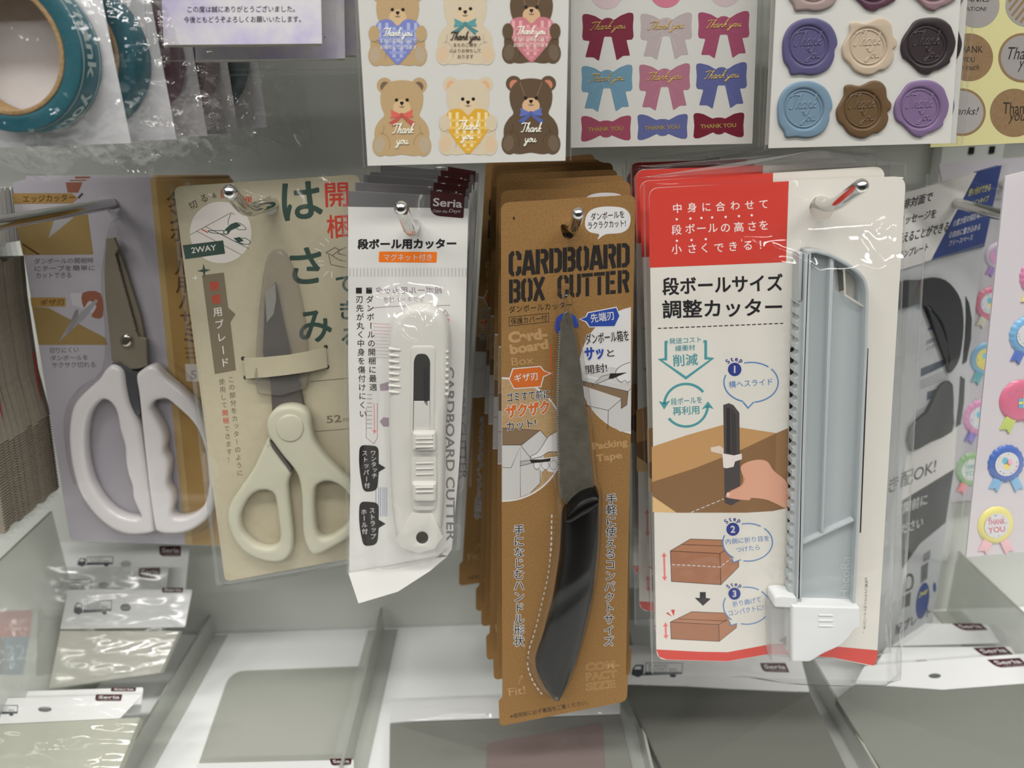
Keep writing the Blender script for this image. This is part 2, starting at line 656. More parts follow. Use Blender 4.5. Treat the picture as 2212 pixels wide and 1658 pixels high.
def box(mb, x0, x1, y0, y1, z0, z1, m):
    v = [(x, y, z) for z in (z0, z1) for y in (y0, y1) for x in (x0, x1)]
    mb.add(v, [(0, 2, 3, 1), (4, 5, 7, 6), (0, 1, 5, 4), (2, 6, 7, 3), (0, 4, 6, 2), (1, 3, 7, 5)], m)

def struct(name, boxes, m):
    mb = MB(None)
    for b in boxes:
        box(mb, *b, m)
    o = mb.build(name, flat=True)
    o['kind'] = 'structure'
    return o
struct('wall_back', [(-2, 2, WALL_Y, WALL_Y + 0.02, 0.0, 2.3)], panel_m)
struct('floor', [(-3, 3, -2.4, WALL_Y + 0.02, -0.05, 0.0)], mat('floor_tile', (96, 94, 90), rough=0.4))
struct('ceiling', [(-3, 3, -2.6, 1.0, 2.85, 2.9)], mat('ceiling_board', (205, 205, 200), rough=0.8))
struct('wall_front', [(-3, 3, -1.75, -1.7, 0.0, 1.75)], mat('opposite_shelving', (56, 54, 52), rough=0.7))
UX = [at_depth(x_, 325, WALL_Y - 0.012).x for x_ in (2036, 2092, 2136, 2168)]
struct('trim_1', [(UX[0], UX[3], WALL_Y - 0.012, WALL_Y - 0.0005, Z_DECK, 2.3)], mat('slotted_upright', (190, 193, 188), rough=0.4))
mb = MB(None)
slot_m = mat('slot_dark', (22, 22, 22), rough=0.8)
for k in range(14):
    for sx in UX[1:3]:
        zc = at_depth(2120, 324, WALL_Y - 0.012).z - 0.025 * (k - 4)
        box(mb, sx, sx + 0.0034, WALL_Y - 0.0128, WALL_Y - 0.0118, zc - 0.0022, zc + 0.0022, slot_m)
o = mb.build('trim_2', flat=True); o['kind'] = 'structure'

# shelf deck under the hooks
pl_deck = Plane(0, 0, 0, lean=-90, O=Vector((0, WALL_Y, Z_DECK)))
mb = MB(None)
box(mb, -1.2, 1.2, 0.12, WALL_Y - 0.0006, Z_DECK - 0.018, Z_DECK, deck_m)
box(mb, -1.2, 1.2, 0.10, 0.12, Z_DECK - 0.03, Z_DECK + 0.012, deck_m)
tag(mb.build('shelf', flat=True), 'white painted steel shelf running along the bottom of the display', 'shelf')

# unseen shelf added above the frame to shade the top of the panel
mb = MB(None)
box(mb, -1.4, 1.4, 0.30, WALL_Y - 0.0006, 1.60, 1.62, deck_m)
tag(mb.build('shelf', flat=True), 'white painted steel shelf above the sticker sheets', 'shelf')

# clear plastic shelf dividers
div_m = film('divider_plastic', tint=0.93, rough=0.15, gloss=0.8, bump=None, haze=0.42, hue=(0.95, 0.96, 0.93))
rim_m = mat('divider_edge', (150, 150, 142), rough=0.3)
def divider(back, front_px, h, label, thick=0.0016, back_y=WALL_Y - 0.004, front_y=0.24):
    """A fin standing on the shelf square to the panel; `back` is the pixel of its rear top corner."""
    p = at_depth(back[0], back[1], back_y)
    top = max(0.02, p.z - Z_DECK)
    pl = Plane(0, 0, 0, O=Vector((p.x, back_y, Z_DECK)))
    t = thing('shelf_divider', label, 'divider', pl, 'clear dividers on the shelf')
    a = MB(pl)
    n = 8
    fr = [(0, 0.0), (-(back_y - front_y), 0.0), (-(back_y - front_y), top * 0.8)]
    a.add([(0, 0.001, 0), (0, top, 0), (0, top * 0.9, (back_y - front_y)), (0, 0.001, (back_y - front_y)),
           (thick, 0.001, 0), (thick, top, 0), (thick, top * 0.9, (back_y - front_y)), (thick, 0.001, (back_y - front_y))],
          [(0, 3, 2, 1), (4, 5, 6, 7), (0, 1, 5, 4), (3, 7, 6, 2)], div_m)
    a.build('fin', t, flat=True)
    a = MB(pl)
    a.add([(0, top, 0), (0, top * 0.9, (back_y - front_y)), (thick, top * 0.9, (back_y - front_y)), (thick, top, 0),
           (0, top + 0.0004, 0), (0, top * 0.9 + 0.0004, (back_y - front_y)), (thick, top * 0.9 + 0.0004, (back_y - front_y)), (thick, top + 0.0004, 0)],
          [(4, 5, 6, 7), (0, 1, 5, 4), (2, 3, 7, 6), (1, 2, 6, 5), (3, 0, 4, 7)], rim_m)
    a.build('top_edge', t, flat=True)
    a = MB(pl)
    a.solid([(-0.012, -(back_y - front_y)), (0.012, -(back_y - front_y)), (0.012, 0), (-0.012, 0)], 0, 0.001, div_m, 0.0003)
    a.v = [(x, z + 0.0003, -y) for x, y, z in a.v]
    a.build('foot', t, flat=True)
    return t
divider((822, 1312), None, 0, 'clear plastic divider standing on the shelf below the bagged white cutter')
divider((452, 1330), None, 0, 'clear divider right of the shiny bagged packets at the left of the shelf')
divider((108, 1105), None, 0, 'clear divider at the far left, below the hanging stack of packets', back_y=0.47)
divider((1322, 1400), None, 0, 'clear divider below the right edge of the front kraft card')
divider((1668, 1370), None, 0, 'clear divider below the grey sizing cutter, beside the large right tray packets')
divider((2068, 1190), None, 0, 'clear divider at the far right edge of the shelf')

# ---------------------------------------------------------------- chrome hooks
chrome = mat('chrome', (214, 214, 212), rough=0.09, metal=1.0)
def hook(hole, Yh, bend, Yb, tip, Yt, r, label, arm=True):
    ph = at_depth(hole[0], hole[1], Yh)
    zb, zt = at_depth(bend[0], bend[1], Yb).z, at_depth(tip[0], tip[1], Yt).z
    x = ph.x
    sl = (zb - ph.z) / (Yb - Yh)
    wz = ph.z + sl * (WALL_Y - Yh)
    pl = Plane(0, 0, 0, O=Vector((x, WALL_Y, wz)))
    L3 = lambda Y, z: Vector((0, z - wz, WALL_Y - Y))
    B, T = L3(Yb, zb), L3(Yt, zt)
    w = L3(WALL_Y - 0.001, wz)
    d0, d1 = (w - B).normalized(), (T - B).normalized()
    q = min(0.008, (T - B).length * 0.4)
    path = [w]
    for i in range(1, 6):
        path.append(w.lerp(B + d0 * q, i / 5))
    for i in range(1, 7):
        t_ = i / 6
        path.append((B + d0 * q) * (1 - t_) ** 2 + B * 2 * t_ * (1 - t_) + (B + d1 * q) * t_ * t_)
    path.append(T - d1 * 0.002)
    rr = [r] * len(path)
    for a_ in (0, 25, 50, 70, 85):
        path.append(T + d1 * (r * 0.9 * math.sin(math.radians(a_))))
        rr.append(r * math.cos(math.radians(a_)))
    t = thing('display_hook', label, 'hook', pl, 'chrome display hooks')
    a = MB(pl)
    a.tube(path, rr, chrome, 18)
    a.build('prong', t)
    a = MB(pl)
    a.solid(rounded([(-0.004, -0.007), (0.004, -0.007), (0.004, 0.007), (-0.004, 0.007)], 0.0015), 0.0002, 0.003, chrome, 0.0008)
    a.build('wall_plate', t)
    return t
hook((243, 440), 0.425, (-40, 486), 0.320, (-90, 440), 0.308, 0.0031, 'long chrome hook holding the white-handled scissors pack')
hook((585, 440), 0.372, (522, 456), 0.335, (497, 414), 0.319, 0.0031, 'chrome hook with upturned tip through the cream scissors card')
hook((896, 484), 0.352, (885, 500), 0.335, (866, 449), 0.31, 0.0030, 'chrome hook with upturned tip through the bagged white cutter')
hook((1231, 486), 0.342, (1240, 494), 0.322, (1253, 461), 0.302, 0.0025, 'slim chrome hook with upturned tip through the kraft cards')
hook((1768, 437), 0.337, (1803, 447), 0.322, (1856, 402), 0.298, 0.0029, 'chrome hook with upturned tip through the red and white cards')
hook((2062, 438), 0.445, (2200, 472), 0.389, (2290, 440), 0.365, 0.0031, 'chrome hook holding the slanted dark template pack')
hook((2182, 398), 0.488, (2250, 402), 0.457, (2380, 380), 0.43, 0.0031, 'chrome hook at the right edge behind the rosette sticker packs')
# ---------------------------------------------------------------- kraft card with the saw-edged cutter
kraft = mat('kraft_board', (137, 104, 63), rough=0.75, spec=0.15, mottle=(1100, (113, 84, 50), 0.3, 0.75))
kraft_lt = mat('kraft_pale_print', (158, 132, 96), rough=0.75, spec=0.15, mottle=(500, (144, 117, 82), 0.35, 0.7))
black_p = ink(38, 35, 33)
cream_p = ink(158, 126, 86)
white_p = ink(190, 188, 188)
orange_p = ink(176, 90, 38)
blue_p = ink(40, 64, 140)
brown_p = ink(112, 92, 72)
red_p = ink(196, 60, 50)
blister = film('blister_plastic', tint=0.97, rough=0.05, gloss=0.9, bump=None)
steel = mat('blade_steel', (104, 100, 90), rough=0.34, metal=0.35, spec=0.5, mottle=(160, (86, 83, 75), 0.35, 0.7))
gloss_black = mat('gloss_black_plastic', (10, 9, 8), rough=0.3, spec=0.2)

pk = Plane(1231, 494, 0.340, lean=0)
K = thing('cardboard_cutter_pack', 'frontmost kraft card with saw-edged cutter and black handle', 'cutter pack', pk, 'kraft cutter cards')
hole_k = smooth([(1211, 490), (1216, 484), (1226, 486), (1234, 479), (1243, 484), (1246, 494), (1241, 508), (1229, 517), (1217, 510)], 3)
card_k = rounded([(1082, 438), (1373, 420), (1352, 1455), (1357, 1459), (1354, 1514), (1079, 1568), (1077, 1514), (1085, 1507)],
                 [18, 18, 2, 3, 14, 12, 4, 2], 5)
a = MB(pk)
a.S(card_k, -0.0007, 0, kraft, holes=[hole_k])
a.build('backing_card', K)

GLY = {  # stencil capitals as strokes on a 10 by 20 grid, y up
 'C': [[(8.3, 12.6), (8.3, 16.4), (6.8, 18.3), (5.6, 18.4)], [(4.4, 18.4), (3.2, 18.3), (1.7, 16.4), (1.7, 3.6), (3.2, 1.7), (4.4, 1.6)], [(5.6, 1.6), (6.8, 1.7), (8.3, 3.6), (8.3, 7.4)]],
 'A': [[(1.1, 0), (4.3, 19.9)], [(5.7, 19.9), (8.9, 0)], [(3.4, 5.4), (6.6, 5.4)]],
 'R': [[(1.7, 0), (1.7, 20)], [(3.9, 18.4), (7, 18.2), (8.3, 16.5), (8.3, 12.4), (7, 10.4), (3.9, 10.2)], [(6.2, 9), (8.5, 0)]],
 'D': [[(1.7, 0), (1.7, 20)], [(3.9, 18.4), (6.6, 18.2), (8.3, 16), (8.3, 4), (6.6, 1.8), (3.9, 1.6)]],
 'B': [[(1.7, 0), (1.7, 20)], [(3.9, 18.4), (7, 18.2), (8.2, 16.6), (8.2, 12.6), (7, 10.9), (3.9, 10.6)], [(7, 10.2), (8.3, 8.2), (8.3, 3.6), (7, 1.8), (3.9, 1.6)]],
 'O': [[(4.3, 18.4), (3.2, 18.3), (1.7, 16.4), (1.7, 3.6), (3.2, 1.7), (4.3, 1.6)], [(5.7, 18.4), (6.8, 18.3), (8.3, 16.4), (8.3, 3.6), (6.8, 1.7), (5.7, 1.6)]],
 'X': [[(1.4, 0), (4.2, 9.2)], [(8.9, 20), (5.2, 11.5)], [(1.2, 20), (8.9, 0)]],
 'U': [[(1.7, 20), (1.7, 4), (3.2, 1.7), (4.3, 1.6)], [(8.3, 20), (8.3, 4), (6.8, 1.7), (5.7, 1.6)]],
 'T': [[(0.2, 18.4), (9.8, 18.4)], [(5, 16.2), (5, 0)]],
 'E': [[(1.7, 0), (1.7, 20)], [(3.9, 18.4), (8.6, 18.4)], [(3.9, 10.2), (7.6, 10.2)], [(3.9, 1.6), (8.6, 1.6)]],
}
def stencil(mb, txt, A, B, hA, hB, m, L=2):
    """Stencil words between baseline pixels A and B, heights hA and hB at the two ends."""
    n = len(txt)
    A, B = Vector(A), Vector(B)
    adv = 1.0 / n
    z = mb.lz(L)
    for i, c in enumerate(txt):
        if c == ' ': continue
        for st in GLY[c]:
            q = []
            for x, y in st:
                s = (i + 0.02 + 0.96 * x / 10) * adv
                p = A.lerp(B, s) - Vector((0, 1)) * (hA + (hB - hA) * s) * y / 20
                q.append(mb.pl.uv(p.x, p.y, z))
            mb.line_uv(q, 0.36 * (B - A).length * adv * mb.pl.k * (0.9 if c != 'T' else 0.85), z, m)
a = MB(pk)
stencil(a, 'CARDBOARD', (1098, 597), (1361, 576), 54, 52, black_p)
z_ = a.lz(2)
stencil(a, 'BOX CUTTER', (1099, 655), (1360, 631), 51, 49, black_p)
a.build('title_lettering', K)
a = MB(pk)
a.P(smooth([(1266, 468), (1276, 454), (1296, 447), (1325, 446), (1348, 450), (1360, 462), (1362, 478), (1356, 494), (1340, 503), (1308, 506), (1291, 517), (1294, 506), (1274, 501), (1264, 488)], 4), white_p, 0)
a.T('ダンボールを', 1277, 476, 1349, 470, 16, black_p, 2, 0.01)
a.T('ラクラクカット!', 1271, 495, 1352, 489, 15, black_p, 2, 0.01)
a.build('speech_bubble', K)
a = MB(pk)
# right roundel: opening a box
cl = lambda pts, x0, x1: [(min(max(x, x0), x1), y) for x, y in pts]
ring_r = cl(ell(1392, 800, 138, 136, 60), 1000, 1362)
a.P(cl(ell(1392, 800, 142, 140, 60), 1000, 1363), white_p, 0)
a.P(ring_r, kraft_lt, 1)
grey_w = ink(172, 170, 168)
a.P([(1255, 792), (1262, 815), (1363, 832), (1362, 931), (1340, 932), (1300, 905), (1268, 872)], grey_w, 2)
a.P([(1256, 822), (1357, 845), (1354, 874), (1342, 882), (1342, 860), (1258, 832)], brown_p, 3)
a.P([(1258, 806), (1300, 817), (1362, 832), (1362, 800), (1320, 792)], grey_w, 3)
for q in ([(1262, 874), (1314, 886), (1342, 862)], [(1314, 886), (1313, 926)], [(1256, 822), (1357, 845), (1363, 839)], [(1342, 860), (1342, 882), (1354, 874), (1357, 845)]):
    a.L(q, 1.0, black_p, 4)
a.P([(1362, 782), (1345, 788), (1332, 798), (1330, 812), (1337, 822), (1350, 826), (1362, 824)], white_p, 4)
a.L(smooth([(1362, 782), (1345, 788), (1332, 798), (1330, 812), (1337, 822), (1343, 825), (1350, 821), (1355, 826), (1362, 822)], 3, False), 1.1, black_p, 5)
a.P([(1280, 832), (1300, 812), (1318, 808), (1315, 818)], ink(160, 158, 156), 6)
a.L([(1280, 832), (1300, 812), (1318, 808), (1315, 818), (1280, 832)], 0.9, black_p, 7)
a.P([(1315, 818), (1318, 806), (1332, 806), (1355, 804), (1338, 811), (1325, 817)], black_p, 7)
a.build('illustration', K)
a = MB(pk)
# left roundel: sawing a box
ring_l = cl(ell(1086, 949, 132, 131, 60), 1084.5, 1300)
a.P(cl(ell(1086, 949, 135.5, 134.5, 60), 1084, 1300), white_p, 0)
a.P(ring_l, kraft_lt, 1)
a.P([(1085, 924), (1167, 929), (1126, 961), (1085, 961)], brown_p, 2)
a.P([(1085, 961), (1126, 961), (1105, 1010), (1085, 1009)], grey_w, 2)
a.P([(1085, 1009), (1104, 1010), (1124, 964), (1167, 929), (1181, 944), (1167, 1043), (1145, 1065), (1124, 1073), (1104, 1079), (1085, 1080)], grey_w, 2)
for q in ([(1085, 924), (1167, 929), (1126, 961), (1085, 961)], [(1085, 1009), (1104, 1010), (1124, 964), (1124, 1072)], [(1126, 963), (1147, 990)], [(1167, 929), (1181, 945)], [(1167, 1015), (1167, 1043), (1145, 1065)]):
    a.L(q, 1.1, black_p, 3)
a.P([(1205, 931), (1185, 942), (1172, 962), (1160, 978), (1147, 985), (1149, 990), (1170, 985), (1185, 975), (1205, 975)], white_p, 4)
a.P([(1147, 991), (1165, 990), (1205, 985), (1205, 1015), (1195, 1020), (1185, 1018), (1178, 1012), (1172, 1018), (1164, 1010), (1155, 1010), (1153, 1000)], white_p, 4)
a.L(smooth([(1205, 931), (1185, 942), (1172, 962), (1160, 978), (1147, 985), (1149, 990), (1170, 985), (1185, 976), (1205, 975)], 3, False), 1.1, black_p, 5)
for cx in (1160, 1178, 1196):
    a.L(ell(cx, 1004, 7 if cx < 1170 else 8, 10, 16), 0.9, black_p, 5, True)
a.P([(1124, 996), (1146, 993), (1148, 1000), (1124, 1006)], ink(150, 148, 146), 6)
a.L([(1124, 996), (1146, 993), (1148, 1000), (1124, 1006)], 0.9, black_p, 7, True)
a.P([(1144, 992), (1170, 992), (1190, 989), (1188, 996), (1160, 999), (1148, 1000)], black_p, 7)
a.build('illustration', K)
a = MB(pk)
a.P([(1251, 689), (1265, 683), (1269, 674), (1332, 662), (1340, 682), (1329, 706), (1273, 707), (1265, 696)], white_p, 3)
a.P([(1254, 689), (1267, 684), (1271, 676), (1331, 664.5), (1338, 682), (1327.5, 704), (1274, 705), (1267, 694)], blue_p, 4)
a.T('先端刃', 1277, 697, 1327, 690, 19, white_p, 6, 0.01)
a.build('pointer_label', K, label='blue pointer label')
a = MB(pk)
a.P([(1099, 819), (1107, 795), (1168, 790), (1176, 800), (1192, 806), (1175, 814), (1169, 836), (1110, 840)], white_p, 3)
a.P([(1101, 819), (1109, 797), (1167, 792), (1174, 801), (1188, 806), (1173, 812.5), (1167.5, 834), (1111, 838)], orange_p, 4)
a.T('ギザ刃', 1112, 825, 1162, 820, 17, white_p, 6, 0.01)
a.build('pointer_label', K, label='orange pointer label')
a = MB(pk)
a.T('ダンボールカッター', 1100, 676, 1236, 665, 15, black_p, 2)
a.L([(1099.5, 685), (1185, 676), (1185, 695), (1100, 704)], 1.0, black_p, 2, True)
a.T('保護カバー付', 1104, 701, 1182, 693, 14, black_p, 2)
for hb, col, L in ((0.055, white_p, 6), (0.012, black_p, 8)):
    a.T('ダンボール箱を', 1266, 744, 1359, 735, 23, col, L, hb)
    a.T('と', 1312, 770, 1327, 769, 15, col, L, hb)
    a.T('開封!', 1266, 808, 1312, 803, 19, col, L, hb)
    a.T('ゴミすて前に', 1096, 868, 1188, 860, 20, col, L, hb)
    a.T('カット!', 1096, 931, 1159, 922, 19, col, L, hb)
    a.T('サッ', 1266, 778, 1305, 773, 26, white_p if L == 6 else blue_p, L, hb + 0.03, 0.1)
    a.T('ザクザク', 1095, 903, 1188, 892, 27, white_p if L == 6 else orange_p, L, hb + 0.03, 0.1)
a.column('手軽に使えるコンパクトサイズ', 1321, 1077, 1315, 1384, 23, black_p, 6, 0.012, halo=white_p)
a.column('手になじむハンドル形状', 1121, 1144, 1121, 1384, 24, black_p, 6, 0.012, halo=white_p)
a.T('※使用前に必ず裏面をご覧ください。', 1103, 1552, 1270, 1521, 10, black_p, 2)
a.build('lettering', K)
a = MB(pk)
a.T('Card-', 1099, 742, 1184, 732, 25, cream_p, 1, 0.06)
a.T('board', 1103, 766, 1186, 753, 22, cream_p, 1, 0.05)
a.T('Box', 1106, 790, 1153, 785, 17, cream_p, 1, 0.0)
a.build('faint_lettering', K)
a = MB(pk)
a.T('Packing', 1281, 976, 1357, 966, 20, cream_p, 1, 0.03)
a.T('Tape', 1289, 1002, 1345, 994, 20, cream_p, 1, 0.03)
a.build('faint_lettering', K)
a = MB(pk)
for t_, y0, y1, x1 in (('COM-', 1449, 1442, 1339), ('PACT', 1470, 1463, 1334), ('SIZE', 1492, 1484, 1330)):
    a.T(t_, 1266, y0, x1, y1, 17, cream_p, 1, 0.03)
    a.T(t_, 1267, y0 - 1, x1 - 1, y1 - 1, 15, kraft, 2, -0.01)
a.build('faint_lettering', K)
a = MB(pk)
a.T('Fit!', 1100, 1503, 1136, 1497, 17, cream_p, 1, 0.0)
a.L([(1119, 1478), (1128, 1458)], 1.6, cream_p, 1); a.L([(1121, 1462), (1128, 1458), (1129, 1467)], 1.6, cream_p, 1)
a.build('faint_lettering', K)
a = MB(pk)
a.dash(smooth([(1192, 1111), (1190, 1184), (1184, 1240), (1173, 1291), (1158, 1353), (1143, 1402), (1140, 1427), (1142, 1446), (1153, 1474), (1171, 1499)], 6, False), 3.2, white_p, 7, 5, 2)
a.build('dashed_line', K)
a = MB(pk)
arc = ell(1224, 703, 21, 23, 26, -220, 10)
a.L(arc, 11, ink(40, 66, 150), 3)
a.build('blue_ring_mark', K)
a = MB(pk)
a.L([(1190, 745), (1192, 828)], 2.0, ink(190, 70, 40), 2)
a.build('red_line', K)
a = MB(pk)
a.P(ell(1110, 471, 2.4, 3.2, 10), ink(50, 35, 20), 1)
a.build('speck', K)
# the cutter itself
left = [(1214, 690), (1211, 705)]
n_t = 62
lp = lambda y: 1209.5 - 4.5 * math.sin(math.pi * min(1, max(0, (y - 715) / 320.0)))
for i in range(n_t):
    y = 715 + 320 * i / n_t
    left += [(lp(y), y), (lp(y) - 3.0, y + 2.6)]
blade = [(1218, 676), (1227, 671), (1236, 681), (1240, 711), (1253, 780), (1268, 900), (1283, 1054), (1258, 1072), (1225, 1095), (1211, 1071)] + left[::-1]
cut = MB(pk)
cut.S(blade, 0.003, 0.0045, steel, 0.0003, seg=1)
cut.build('saw_blade', K)
cut = MB(pk)
gl = smooth([(1268, 1060), (1236, 1082), (1216, 1112), (1213, 1150), (1211, 1200), (1204, 1252), (1195, 1304), (1184, 1345), (1173, 1385), (1158, 1430), (1160, 1452), (1178, 1484), (1200, 1508)], 4, False)
gr = smooth([(1284, 1058), (1294, 1068), (1295, 1090), (1295, 1120), (1293, 1180), (1287, 1240), (1280, 1290), (1268, 1345), (1257, 1392), (1246, 1430), (1232, 1464), (1221, 1486), (1206, 1510)], 4, False)
cut.loft(gl, gr, 0.0008, 0.0105, gloss_black, 14, 0.55)
g = cut.build('handle', K, angle=60)
cut = MB(pk)
bl_ = smooth([(1222, 1100), (1236, 1082), (1256, 1066), (1280, 1058), (1292, 1062)], 4, False)
br_ = smooth([(1219, 1122), (1230, 1128), (1258, 1112), (1283, 1095), (1295, 1074)], 4, False)
cut.loft(bl_, br_, 0.002, 0.0118, gloss_black, 12, 0.5)
cut.build('bolster', g, angle=60)
cut = MB(pk)
b2 = [(1203, 700), (1206, 668), (1203, 645), (1214, 630), (1230, 628), (1239, 640), (1240, 662), (1250, 700), (1266, 790), (1282, 900), (1296, 1050), (1303, 1070), (1304, 1120), (1300, 1200), (1290, 1280), (1270, 1370), (1250, 1440), (1230, 1490), (1210, 1522), (1192, 1518), (1160, 1490), (1142, 1450), (1140, 1428), (1158, 1380), (1178, 1300), (1195, 1210), (1203, 1120), (1200, 1090), (1196, 1000), (1194, 880), (1197, 780)]
cut.S(b2, 0.0001, 0.0128, blister, 0.005, sm=2, seg=4, bottom=False)
cut.build('blister', K, angle=70)
kraft_rows = [  # hole pixel, depth, swing, yaw
 (1226, 464, 0.3545, 0.9, 0, 'second kraft card from the front, directly behind the front card'),
 (1216, 446, 0.369, -0.5, 0, 'third kraft card from the front, its tab showing at the left'),
 (1206, 430, 0.3835, -1.2, 0, 'fourth kraft card from the front, blister end shining at its foot'),
 (1203, 418, 0.398, 1.4, 0, 'fifth kraft card from the front, in the middle of its stack'),
 (1190, 408, 0.4125, -1.6, 0, 'sixth kraft card from the front, partly in shade'),
 (1182, 400, 0.427, -2.2, 0, 'third kraft card from the back, tilted and shaded'),
 (1176, 396, 0.4415, 3.0, 0, 'second kraft card from the back, its top tilted up to the right'),
 (1160, 396, 0.456, -4.0, 0, 'rearmost kraft card, dark in the shade with its left corner raised'),
]
for hx, hy, Y, ro, yw, lab in kraft_rows:
    hang_copy(K, hx, hy, Y, lab, yaw=yw, roll=ro)
# ---------------------------------------------------------------- red and white card with the grey sizing cutter
paper_w = mat('white_card', (205, 201, 193), rough=0.55, spec=0.25)
paper_in = ink(205, 201, 193)
red_i = ink(192, 60, 50)
teal_i = ink(72, 140, 146)
navy_i = ink(46, 58, 128)
sky_i = ink(84, 124, 176)
tit_i = ink(34, 33, 36)
box_i = ink(162, 114, 86)
box_d = ink(152, 104, 78)
line_i = ink(40, 30, 26)
pinkred = ink(214, 108, 108)
grey_pl = mat('grey_plastic', (166, 172, 174), rough=0.38, spec=0.4)
grey_in = mat('grey_plastic_floor', (160, 167, 169), rough=0.45, spec=0.35)
white_pl = mat('white_plastic', (204, 205, 206), rough=0.32, spec=0.45)
frost = film('frosted_plastic', tint=0.86, rough=0.2, gloss=1.0, bump=None, haze=0.22)
bag = film('bag_film', tint=0.99, rough=0.06, gloss=0.9, bump=(38, 0.35, 0.0025), haze=0.005)
bag_back = film('bag_film_back', tint=0.985, rough=0.1, gloss=0.5, bump=None)
hot_edge = film('bag_seal', tint=0.88, rough=0.12, gloss=1.4, bump=(600, 0.5, 0.0006), haze=0.10)
dark_slot = ink(40, 40, 40)

pw = Plane(1774, 450, 0.336)
Wt = thing('size_cutter_pack', 'frontmost red and white card with grey notched cutter and white slider', 'cutter pack', pw, 'red and white cutter cards')
card_w = rounded([(1402, 406), (1957, 380), (1893, 1440), (1800, 1420), (1663, 1412), (1572, 1428), (1418, 1424)], [22, 26, 20, 0, 0, 0, 22], 5)
hole_w = ell(1774, 450, 25.5, 27, 24)
slot_l = [(1709, 752), (1722, 742), (1727, 752), (1719, 1140), (1701, 1150)]
a = MB(pw)
a.S(card_w, -0.0006, 0, paper_w, holes=[hole_w])
a.build('backing_card', Wt)
a = MB(pw)
a.P(rounded([(1402.3, 406.5), (1704, 391), (1698, 566), (1403, 578)], [22, 0, 0, 0], 5), red_i, 0)
a.P([(1417.4, 1402), (1509, 1407), (1572, 1408), (1663, 1391), (1720, 1388), (1830, 1398), (1896.5, 1404), (1893.5, 1428), (1886, 1437), (1800, 1419.5), (1663, 1411.5), (1572, 1427.5), (1440, 1424), (1424, 1418)], red_i, 0)
a.build('red_band', Wt)
a = MB(pw)
Z = lambda pts: zm(1330, 340, 3.768, pts)
pk_w = ink(226, 214, 210)
a.chars('中身に合わせて', Z([(502, 413), (622, 406), (738, 402), (852, 398), (972, 390), (1090, 385), (1205, 378)]), 22, pk_w, 2, 0.008, -3)
a.chars('段ボールの高さを', Z([(495, 588), (605, 580), (697, 576), (790, 572), (893, 570), (1002, 565), (1110, 558), (1205, 550)]), 23, pk_w, 2, 0.008, -3)
a.chars('小さくできる！', Z([(495, 745), (622, 740), (725, 735), (840, 732), (955, 722), (1075, 714), (1200, 708)]), 23, pk_w, 2, 0.008, -3)
for p in Z([(497, 503), (608, 497), (698, 492), (785, 488), (895, 484), (1003, 477), (1107, 470), (498, 678), (617, 672), (733, 664)]):
    a.P(ell(p[0], p[1], 2.6, 2.6, 12), pk_w, 2)
a.T('段ボールサイズ', 1432, 637, 1691, 628, 37, tit_i, 2, 0.024)
a.T('調整カッター', 1432, 687, 1689, 681, 38, tit_i, 2, 0.022)
a.dash([(1421, 709), (1692, 698)], 2.2, tit_i, 8, 4, 1)
Y = lambda pts: zm(1340, 700, 3.9475, pts)
a.T('発送コスト', 1446, 743, 1515, 739, 12.5, teal_i, 2, 0.006)
a.T('緩衝材', 1459, 758.5, 1502, 756, 12.5, teal_i, 2, 0.006)
a.T('削減', 1455, 791, 1508, 788, 25, teal_i, 2, 0.012)
a.T('段ボールを', 1450, 875, 1517, 870, 15, teal_i, 2, 0.006)
a.T('再利用', 1454, 897, 1511, 893.5, 18, teal_i, 2, 0.012)
a.T('横へスライド', 1575, 838, 1669, 831, 15, sky_i, 5, 0.006)
X = lambda pts: zm(1340, 1090, 4.145, pts)
for t_, p, q, h in (('内側に折り目を', (945, 355), (1335, 322), 50), ('つけたら', (1040, 425), (1250, 400), 45), ('折り曲げて', (1010, 915), (1262, 868), 50), ('コンパクトに!', (975, 995), (1285, 938), 48)):
    p, q = X([p])[0], X([q])[0]
    a.T(t_, p[0], p[1], q[0], q[1], h / 4.145, sky_i, 5, 0.004)
a.column('※写真とイラストはイメージです。', 1872, 1249, 1867, 1363, 8, ink(110, 108, 104), 2)
a.build('lettering', Wt)
a = MB(pw)
a.L(Y([(405, 150), (388, 153), (388, 298), (338, 302), (560, 458), (783, 294), (728, 290), (728, 148), (708, 145)]), 6.2, teal_i, 1)
for a0, a1 in ((218, 360 - 39), (40, 143)):
    pass
c_ = Y([(560, 690)])[0]
a.L(ell(c_[0], c_[1], 47, 46, 24, 183, 322), 6.0, teal_i, 1)
a.L(ell(c_[0], c_[1], 47, 46, 24, 3, 142), 6.0, teal_i, 1)
a.P(Y([(328, 655), (376, 668), (425, 650), (374, 726)]), teal_i, 1)
a.P(Y([(694, 726), (745, 706), (796, 722), (747, 657)]), teal_i, 1)
a.build('recycling_marks', Wt)
